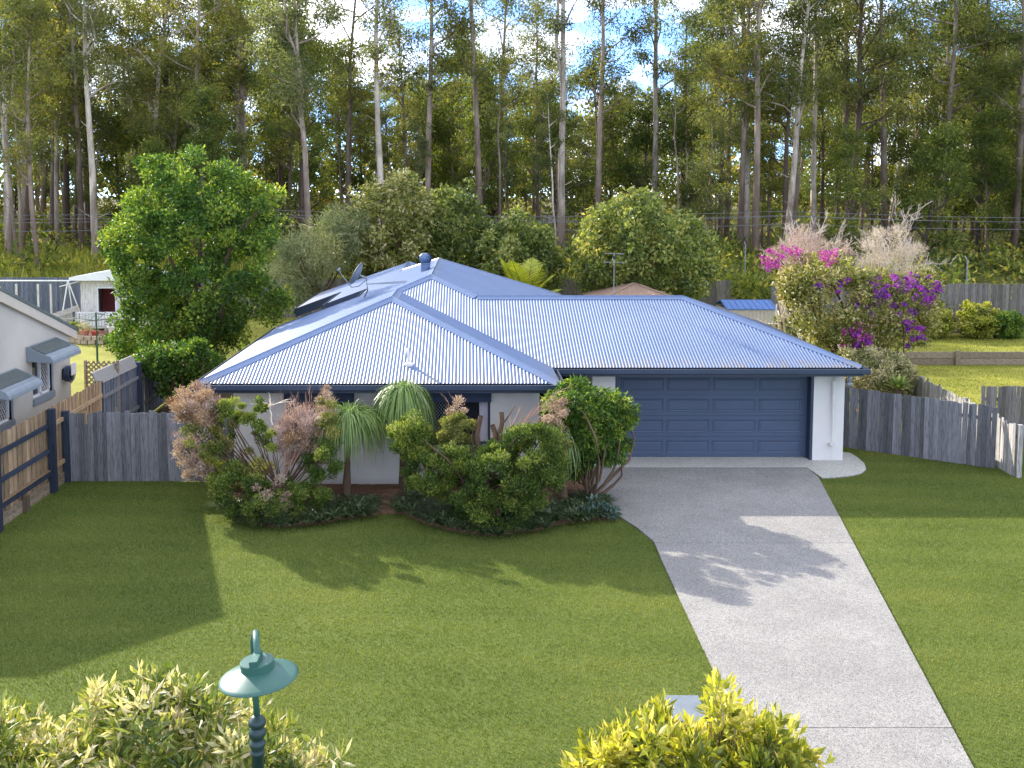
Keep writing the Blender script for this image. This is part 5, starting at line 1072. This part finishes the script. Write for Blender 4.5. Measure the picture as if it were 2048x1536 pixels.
near = [(-9.0, 8.6), (12, 8.6), (12.9, 14.5), (-9.0, 14.5)]; far_ = [(-9.0, 14.5), (12.9, 14.5), (14.0, 24.4), (9.2, 25.0), (9.1, 23.5), (1.4, 21.4), (-5.2, 21.75), (-9.0, 21.7)]
pad_in = [tuple(p) for p in pad]
g1 = blades('lawn_grass', [near, far_], [drive_poly, pad_in, bed_w], 2300, .036, .011, 'lf_grass', 'stuff'); tag(g1, 'short mown green front lawn grass', 'grass')
g2 = blades('yard_grass', [[(13.7, 24.7), (26, 24.7), (28, 41.5), (13.8, 41.5)]], [], 260, .05, .025, 'lf_bank', 'stuff', zf=terrain_z); tag(g2, 'short yellow grass in the right hand neighbouring yard', 'grass')
g3 = blades('bank_grass', [[(-60, 52.2), (-9, 52.2), (-14, 82), (-60, 82)], [(8, 53.5), (16, 53.5), (22, 62), (10, 62)]], [], 15, .85, .13, 'lf_bank', 'stuff', zf=terrain_z); tag(g3, 'tall yellow green grass on the bank below the forest', 'grass')

# ---------------------------------------------------------------- forest
def gum(seed, h, bark_, lf, crown0=.42, spread=3.2, ncl=46, per=150, r=1.15, lean=.02, fork=False, r0=.30, ll=.30, lw=.095):
    per = int(per*.72); r *= .92; r0 *= .85
    global rng
    keep = rng; rng = np.random.default_rng(seed); mb = MB()
    n = 9; off = np.cumsum(np.cumsum(rng.normal(size=(n, 2)), 0)*lean*h/n*.75+rng.normal(size=(n, 2))*lean*h/n*1.2, 0); ts = np.linspace(0, 1, n)
    path = np.column_stack([off, ts*h*.94]); path[0, :2] = 0; path[0, 2] = -.6
    mb.tube(path, list(r0*(1-ts)**.8+.035), 8, False)
    def at(t):
        i = min(int(t*(n-1)), n-2); return path[i]+(path[i+1]-path[i])*(t*(n-1)-i)
    cl = []
    nb_ = int(ncl/3)
    for i in range(nb_):
        t = crown0+(1-crown0)*(i+rng.random())/nb_; a = rng.uniform(0, 2*math.pi); L_ = spread*(1.15-.75*abs(t-crown0-.25)/.6)*rng.uniform(.5, 1.15); el = rng.uniform(.35, 1.0)
        s0 = at(min(t, .97)); e = s0+np.array([math.cos(a)*math.cos(el), math.sin(a)*math.cos(el), math.sin(el)])*L_
        limb(mb, s0, e, .10*(1.15-t)+.03, .02, .10, 5, 4); cl.append(e)
        for k in range(3):
            d_ = rng.normal(size=3); d_[2] = abs(d_[2])*.7; e2 = s0+(e-s0)*rng.uniform(.55, 1)+unit(d_)*L_*rng.uniform(.25, .55); limb(mb, s0+(e-s0)*.5, e2, .03, .012, .1, 4, 3); cl.append(e2)
    for k in range(3): cl.append(path[-1]+rng.normal(size=3)*[.8, .8, .5])
    if fork:
        f0 = at(.45); e = f0+np.array([2.0, .5, h*.42]); limb(mb, f0, e, r0*.5, .05, .05, 7, 6)
        for k in range(9): d_ = rng.normal(size=3); d_[2] = abs(d_[2]); q_ = f0+(e-f0)*rng.uniform(.5, 1); w_ = q_+unit(d_)*1.8; limb(mb, q_, w_, .04, .012, .1, 4, 3); cl.append(w_)
    for k in range(4):          # short dead stubs on the bare lower trunk
        t = rng.uniform(.08, max(crown0, .12)); a = rng.uniform(0, 6.28); s0 = at(t); limb(mb, s0, s0+np.array([math.cos(a), math.sin(a), .5])*rng.uniform(.6, 1.8), .035, .01, .1, 4, 3)
    v = np.vstack(mb.v); tm = bpy.data.meshes.new('trunk'); tm.from_pydata(v.tolist(), [], mb.f); tm.polygons.foreach_set('use_smooth', np.ones(len(tm.polygons), bool)); tm.materials.append(M[bark_]); tm.update()
    cl = np.array(cl); p_, d_, k_ = clump_points(cl, r*rng.uniform(.6, 1.3, len(cl)), per, .75, .42)
    lv, lq = leaf_arrays(p_, ll, lw, -.35, d_, .5)
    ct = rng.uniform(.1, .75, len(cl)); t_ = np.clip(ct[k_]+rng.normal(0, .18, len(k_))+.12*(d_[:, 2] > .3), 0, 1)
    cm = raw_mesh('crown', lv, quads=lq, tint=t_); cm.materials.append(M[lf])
    rng = keep; return tm, cm
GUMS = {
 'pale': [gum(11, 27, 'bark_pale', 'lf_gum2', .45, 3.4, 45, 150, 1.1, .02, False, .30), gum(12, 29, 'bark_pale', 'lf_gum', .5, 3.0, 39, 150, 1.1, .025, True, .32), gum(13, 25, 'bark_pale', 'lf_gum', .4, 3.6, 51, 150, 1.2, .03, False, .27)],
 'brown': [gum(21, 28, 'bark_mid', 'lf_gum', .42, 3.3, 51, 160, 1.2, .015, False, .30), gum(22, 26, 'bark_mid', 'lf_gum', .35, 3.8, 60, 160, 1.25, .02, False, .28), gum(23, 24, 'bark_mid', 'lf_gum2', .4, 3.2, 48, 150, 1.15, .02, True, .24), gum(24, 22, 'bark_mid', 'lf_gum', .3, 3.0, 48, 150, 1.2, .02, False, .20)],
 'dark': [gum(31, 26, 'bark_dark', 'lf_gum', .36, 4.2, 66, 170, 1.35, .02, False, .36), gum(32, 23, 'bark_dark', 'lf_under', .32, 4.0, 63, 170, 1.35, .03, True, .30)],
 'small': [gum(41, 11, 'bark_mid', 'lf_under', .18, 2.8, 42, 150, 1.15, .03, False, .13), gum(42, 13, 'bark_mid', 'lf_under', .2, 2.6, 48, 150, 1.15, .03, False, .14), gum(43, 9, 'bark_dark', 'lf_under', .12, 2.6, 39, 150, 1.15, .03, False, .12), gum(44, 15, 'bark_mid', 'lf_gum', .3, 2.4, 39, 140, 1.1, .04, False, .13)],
}
LAB = {'pale': ('gum_tree', 'tall pale barked gum tree in the forest behind the back fence', 'pale gum trees of the forest'), 'brown': ('gum_tree', 'tall brown barked gum tree in the forest behind the back fence', 'brown gum trees of the forest'),
       'dark': ('ironbark_tree', 'tall dark trunked spreading tree in the forest behind the back fence', 'dark trunked trees of the forest'), 'small': ('understorey_tree', 'short bushy tree below the tall forest trunks', 'understorey trees of the forest')}
placed = []
VAR = {'pale': [(('tall pale', 'tall straight pale'), 'straight'), (('tall pale', 'tall forked pale'), 'forked'), (('tall pale', 'tall spreading pale'), 'spreading')],
       'brown': [(('tall brown', 'tall straight brown'), 'straight'), (('tall brown', 'tall broad crowned brown'), 'broad'), (('tall brown', 'tall forked brown'), 'forked'), (('tall brown', 'slender brown'), 'slender')],
       'dark': [(('tall dark trunked spreading', 'stout dark trunked spreading'), 'stout'), (('tall dark trunked spreading', 'forked dark trunked'), 'forked')],
       'small': [(('short bushy', 'short rounded bushy'), 'rounded'), (('short bushy', 'upright leafy half height'), 'upright'), (('short bushy', 'low dense dark stemmed'), 'low'), (('short bushy', 'slender thin crowned half height'), 'slender')]}
GUMS['pole'] = [gum(51, 21, 'bark_pale', 'lf_gum', .55, 1.7, 24, 130, .95, .03, False, .11), gum(52, 19, 'bark_mid', 'lf_gum2', .5, 1.8, 24, 130, .95, .035, False, .10), gum(53, 23, 'bark_mid', 'lf_gum', .6, 1.6, 21, 130, .95, .025, False, .12)]
LAB['pole'] = ('young_gum', 'thin pole like young gum between the tall forest trunks', 'thin young gums of the forest')
VAR['pole'] = [(('thin pole', 'thin pale pole'), 'pale'), (('thin pole', 'thin wavy brown pole'), 'wavy'), (('thin pole', 'thin tall brown pole'), 'tall')]
def tree(kind, x, y, s=1., var=None, sq=1., label=None):
    tm, cm = GUMS[kind][int(rng.integers(len(GUMS[kind]))) if var is None else var]; nm, lab, grp = LAB[kind]
    vi = [m_[0] for m_ in GUMS[kind]].index(tm); adj, grp2 = VAR[kind][vi]
    if label: lab, grp = label, None
    else: lab, grp = lab.replace(*adj), grp+' '+grp2
    z = float(terrain_z(x, y)); o = thing(nm, (x, y, z), lab, 'tree', grp); o.rotation_euler = (rng.normal()*.015, rng.normal()*.02, rng.uniform(0, 6.28)); o.scale = (s*sq, s*sq, s)
    link('trunk', tm, None, o); link('crown', cm, None, o); placed.append((x, y))
def tree_px(kind, px, Y, s=1., var=None, label=None): tree(kind, (px-CX)/F_PX*Y, Y, s, var, label=label)
# trunks that can be picked out in the photograph
for a in (('brown', 75, 66, .86, 3, 'slender brown gum on the grassy bank behind the swing frame'), ('pale', 190, 74, 1.0, 0, 'pale straight gum just behind the left edge of the large bright tree'), ('pale', 272, 80, 1.05, 2), ('brown', 160, 78, .95, 1), ('brown', 620, 66, 1.0, 2, 'forked brown gum rising right of the large bright tree'), ('brown', 490, 84, 1.0, 0), ('pale', 478, 92, 1.0, 1), ('pale', 763, 76, 1.05, 0, 'tall straight pale gum rising behind the loose yellow green tree'), ('brown', 850, 78, 1.02, 0, 'straight brown gum rising directly behind the roof ventilator'), ('brown', 810, 88, .95, 3),
          ('brown', 965, 76, 1.02, 0, 'straight brown gum rising behind the dark green garden tree'), ('brown', 1000, 90, 1.0, 1), ('pale', 1125, 72, 1.05, 1, 'tall leaning pale gum rising between the golden palm and the rounded tree'), ('brown', 1190, 80, 1.0, 0, 'straight brown gum just left of the television aerial'), ('brown', 1075, 92, .95, 2), ('pale', 1305, 82, 1.08, 0), ('dark', 1365, 92, .95, 1), ('pale', 1560, 70, .98, 2, 'pale gum rising behind the magenta flowers'), ('brown', 1515, 70, 1.0, 0), ('brown', 1480, 74, .95, 1), ('brown', 1440, 88, 1.0, 2),
          ('pale', 1630, 78, .92, 0), ('dark', 1697, 72, 1.0, 0, 'stout dark trunk directly behind the purple flowering shrub'), ('brown', 1870, 74, 1.05, 1), ('brown', 1905, 86, .95, 0), ('dark', 1955, 76, 1.02, 1), ('pale', 1780, 90, 1.0, 2), ('brown', 2025, 72, 1.05, 1), ('brown', 1820, 82, .9, 3), ('brown', 40, 80, 1.0, 1), ('dark', 135, 92, 1.0, 0), ('dark', 350, 86, .95, 0), ('brown', 410, 76, .95, 1), ('dark', 560, 92, 1.0, 1), ('brown', 700, 84, 1.0, 1)): tree_px(*a)
def scatter(kind_w, n, y0, y1, smin, smax, mind, margin=14, xlim=None):
    kinds, wts = zip(*kind_w); wts = np.array(wts)/sum(wts); tries = 0; m = 0
    while m < n and tries < n*60:
        tries += 1; y = rng.uniform(y0, y1); x = rng.uniform(-CX/F_PX*y-margin, (2048-CX)/F_PX*y+margin)
        if xlim and not xlim(x, y): continue
        if any((x-a)**2+(y-b)**2 < mind*mind for a, b in placed): continue
        k_ = str(rng.choice(kinds, p=wts)); sc_ = rng.uniform(smin, smax); ppx = x/y*F_PX+CX
        if k_ != 'small' and 660 < ppx < 1420: sc_ *= .70
        tree(k_, x, y, sc_); m += 1
outer = lambda x, y: (x/y*F_PX+CX) > 1350 or (x/y*F_PX+CX) < 640
scatter([('brown', 4), ('dark', 2), ('pale', 2)], 34, 72, 100, .7, 1.05, 2.6, xlim=outer)
scatter([('brown', 4), ('dark', 1), ('pale', 3)], 74, 98, 150, .8, 1.05, 3.2)
scatter([('pole', 1)], 70, 66, 125, .75, 1.1, 1.7)
scatter([('small', 1)], 30, 66, 84, .7, 1.1, 2.6, xlim=outer)
scatter([('small', 1)], 60, 82, 135, .9, 1.6, 2.6)
# undergrowth and far wood: nobody could count it
n_ = 1300; cxy = np.column_stack([rng.uniform(-75, 80, n_), rng.uniform(60, 125, n_)]); cxy[900:] = np.column_stack([rng.uniform(-8, 50, 400), rng.uniform(53, 72, 400)]); zz_ = terrain_z(cxy[:, 0], cxy[:, 1]); hh_ = rng.uniform(.2, 1.8, n_)
ug = foliage('undergrowth', np.column_stack([cxy, zz_+hh_*.7]), rng.uniform(.7, 1.9, n_), 42, .42, .20, M['lf_under'], up=.3, squash=.7, tint_lo=.1, tint_hi=.95); tag(ug, 'low leafy undergrowth covering the forest floor', 'undergrowth', None, 'stuff')
n_ = 1500; fx = rng.uniform(-150, 165, n_); fy = rng.uniform(150, 215, n_); fz = 3.6+rng.uniform(0, 1, n_)**.9*(17+7*np.clip(abs(fx-18)/45, 0, 1))
lo_ = rng.random(n_) < .45; fz = np.where(lo_, 3+rng.uniform(0, 9, n_), fz); fy = np.where(lo_, rng.uniform(138, 160, n_), fy)
fw_ = foliage('far_forest', np.column_stack([fx, fy, fz]), rng.uniform(2.0, 4.0, n_), 70, 1.0, .5, M['lf_gum'], up=0, tint_lo=.1, tint_hi=.8); tag(fw_, 'distant mass of forest foliage closing the view between the trunks', 'forest', None, 'stuff')

# barrier wall, chain wire posts and overhead cables in the background
bw = thing('road_barrier', (3, 118, 2.9), 'pale panelled barrier glimpsed between the forest trunks', 'barrier')
for k in range(9):
    x_ = -1.5+2.2*k; MB().box(x_+.03, x_+2.17, 118, 118.1, 3.05, 4.05).build('panel', M['concrete_far'], bw); MB().box(x_-.08, x_+.08, 117.9, 118.2, 2.6, 4.2).build('post', M['zinc'], bw)
for px_, Y_, y0_ in ((1491, 55, 490), (1935, 48, 520), (300, 56, 505)):
    t_ = V(px_, y0_, Y_); zb = float(terrain_z(t_[0], Y_)); o = MB().tube([(t_[0], Y_, zb-.1), (t_[0], Y_, t_[2])], .035, 8).tube([(t_[0], Y_, t_[2]-.02), (t_[0], Y_+.25, t_[2]+.18)], .02, 6).build('fence_post', M['zinc'], None, (t_[0], Y_, zb)); tag(o, 'thin galvanised wire fence post on the forest bank', 'post', 'wire fence posts on the bank')
for k, (ya, yb, Y_) in enumerate(((417, 425, 57), (425, 434, 58), (434, 432, 58.6), (452, 446, 57.5))):
    A_, B_ = V(-500, ya, Y_), V(2600, yb, Y_); pts = [A_+(B_-A_)*t-np.array([0, 0, .35*math.sin(math.pi*((t*3) % 1))]) for t in np.linspace(0, 1, 46)]
    o = MB().tube(pts, .011, 4, False).build('overhead_cable', M['wire'], None, tuple(A_)); tag(o, 'thin overhead cable crossing in front of the forest trunks', 'cable', 'overhead cables before the forest')
for x_ in (V(-500, 417, 57.8)[0], V(2600, 425, 57.8)[0]):
    o = thing('power_pole', (x_, 57.8, .7), 'timber power pole carrying the overhead cables', 'pole', 'power poles at the ends of the cables'); MB().tube([(x_, 57.8, .2), (x_, 57.8, 6.6)], [.16, .12], 10).build('pole', M['bark_mid'], o); MB().box(x_-.06, x_+.06, 56.8, 58.9, 5.6, 5.72).build('cross_arm', M['bark_mid'], o)
g4 = blades('verge_grass', [[(12.95, 8.6), (19, 8.6), (21, 24.2), (14.05, 24.4)], [(-15, 8.6), (-9.25, 8.6), (-9.25, 17.2), (-15, 17.2)]], [], 1700, .036, .011, 'lf_grass', 'stuff'); tag(g4, 'mown grass on the verges beyond the two side boundaries', 'grass')
print('objects', len(bpy.data.objects), 'tris', sum(len(m.polygons) for m in bpy.data.meshes))
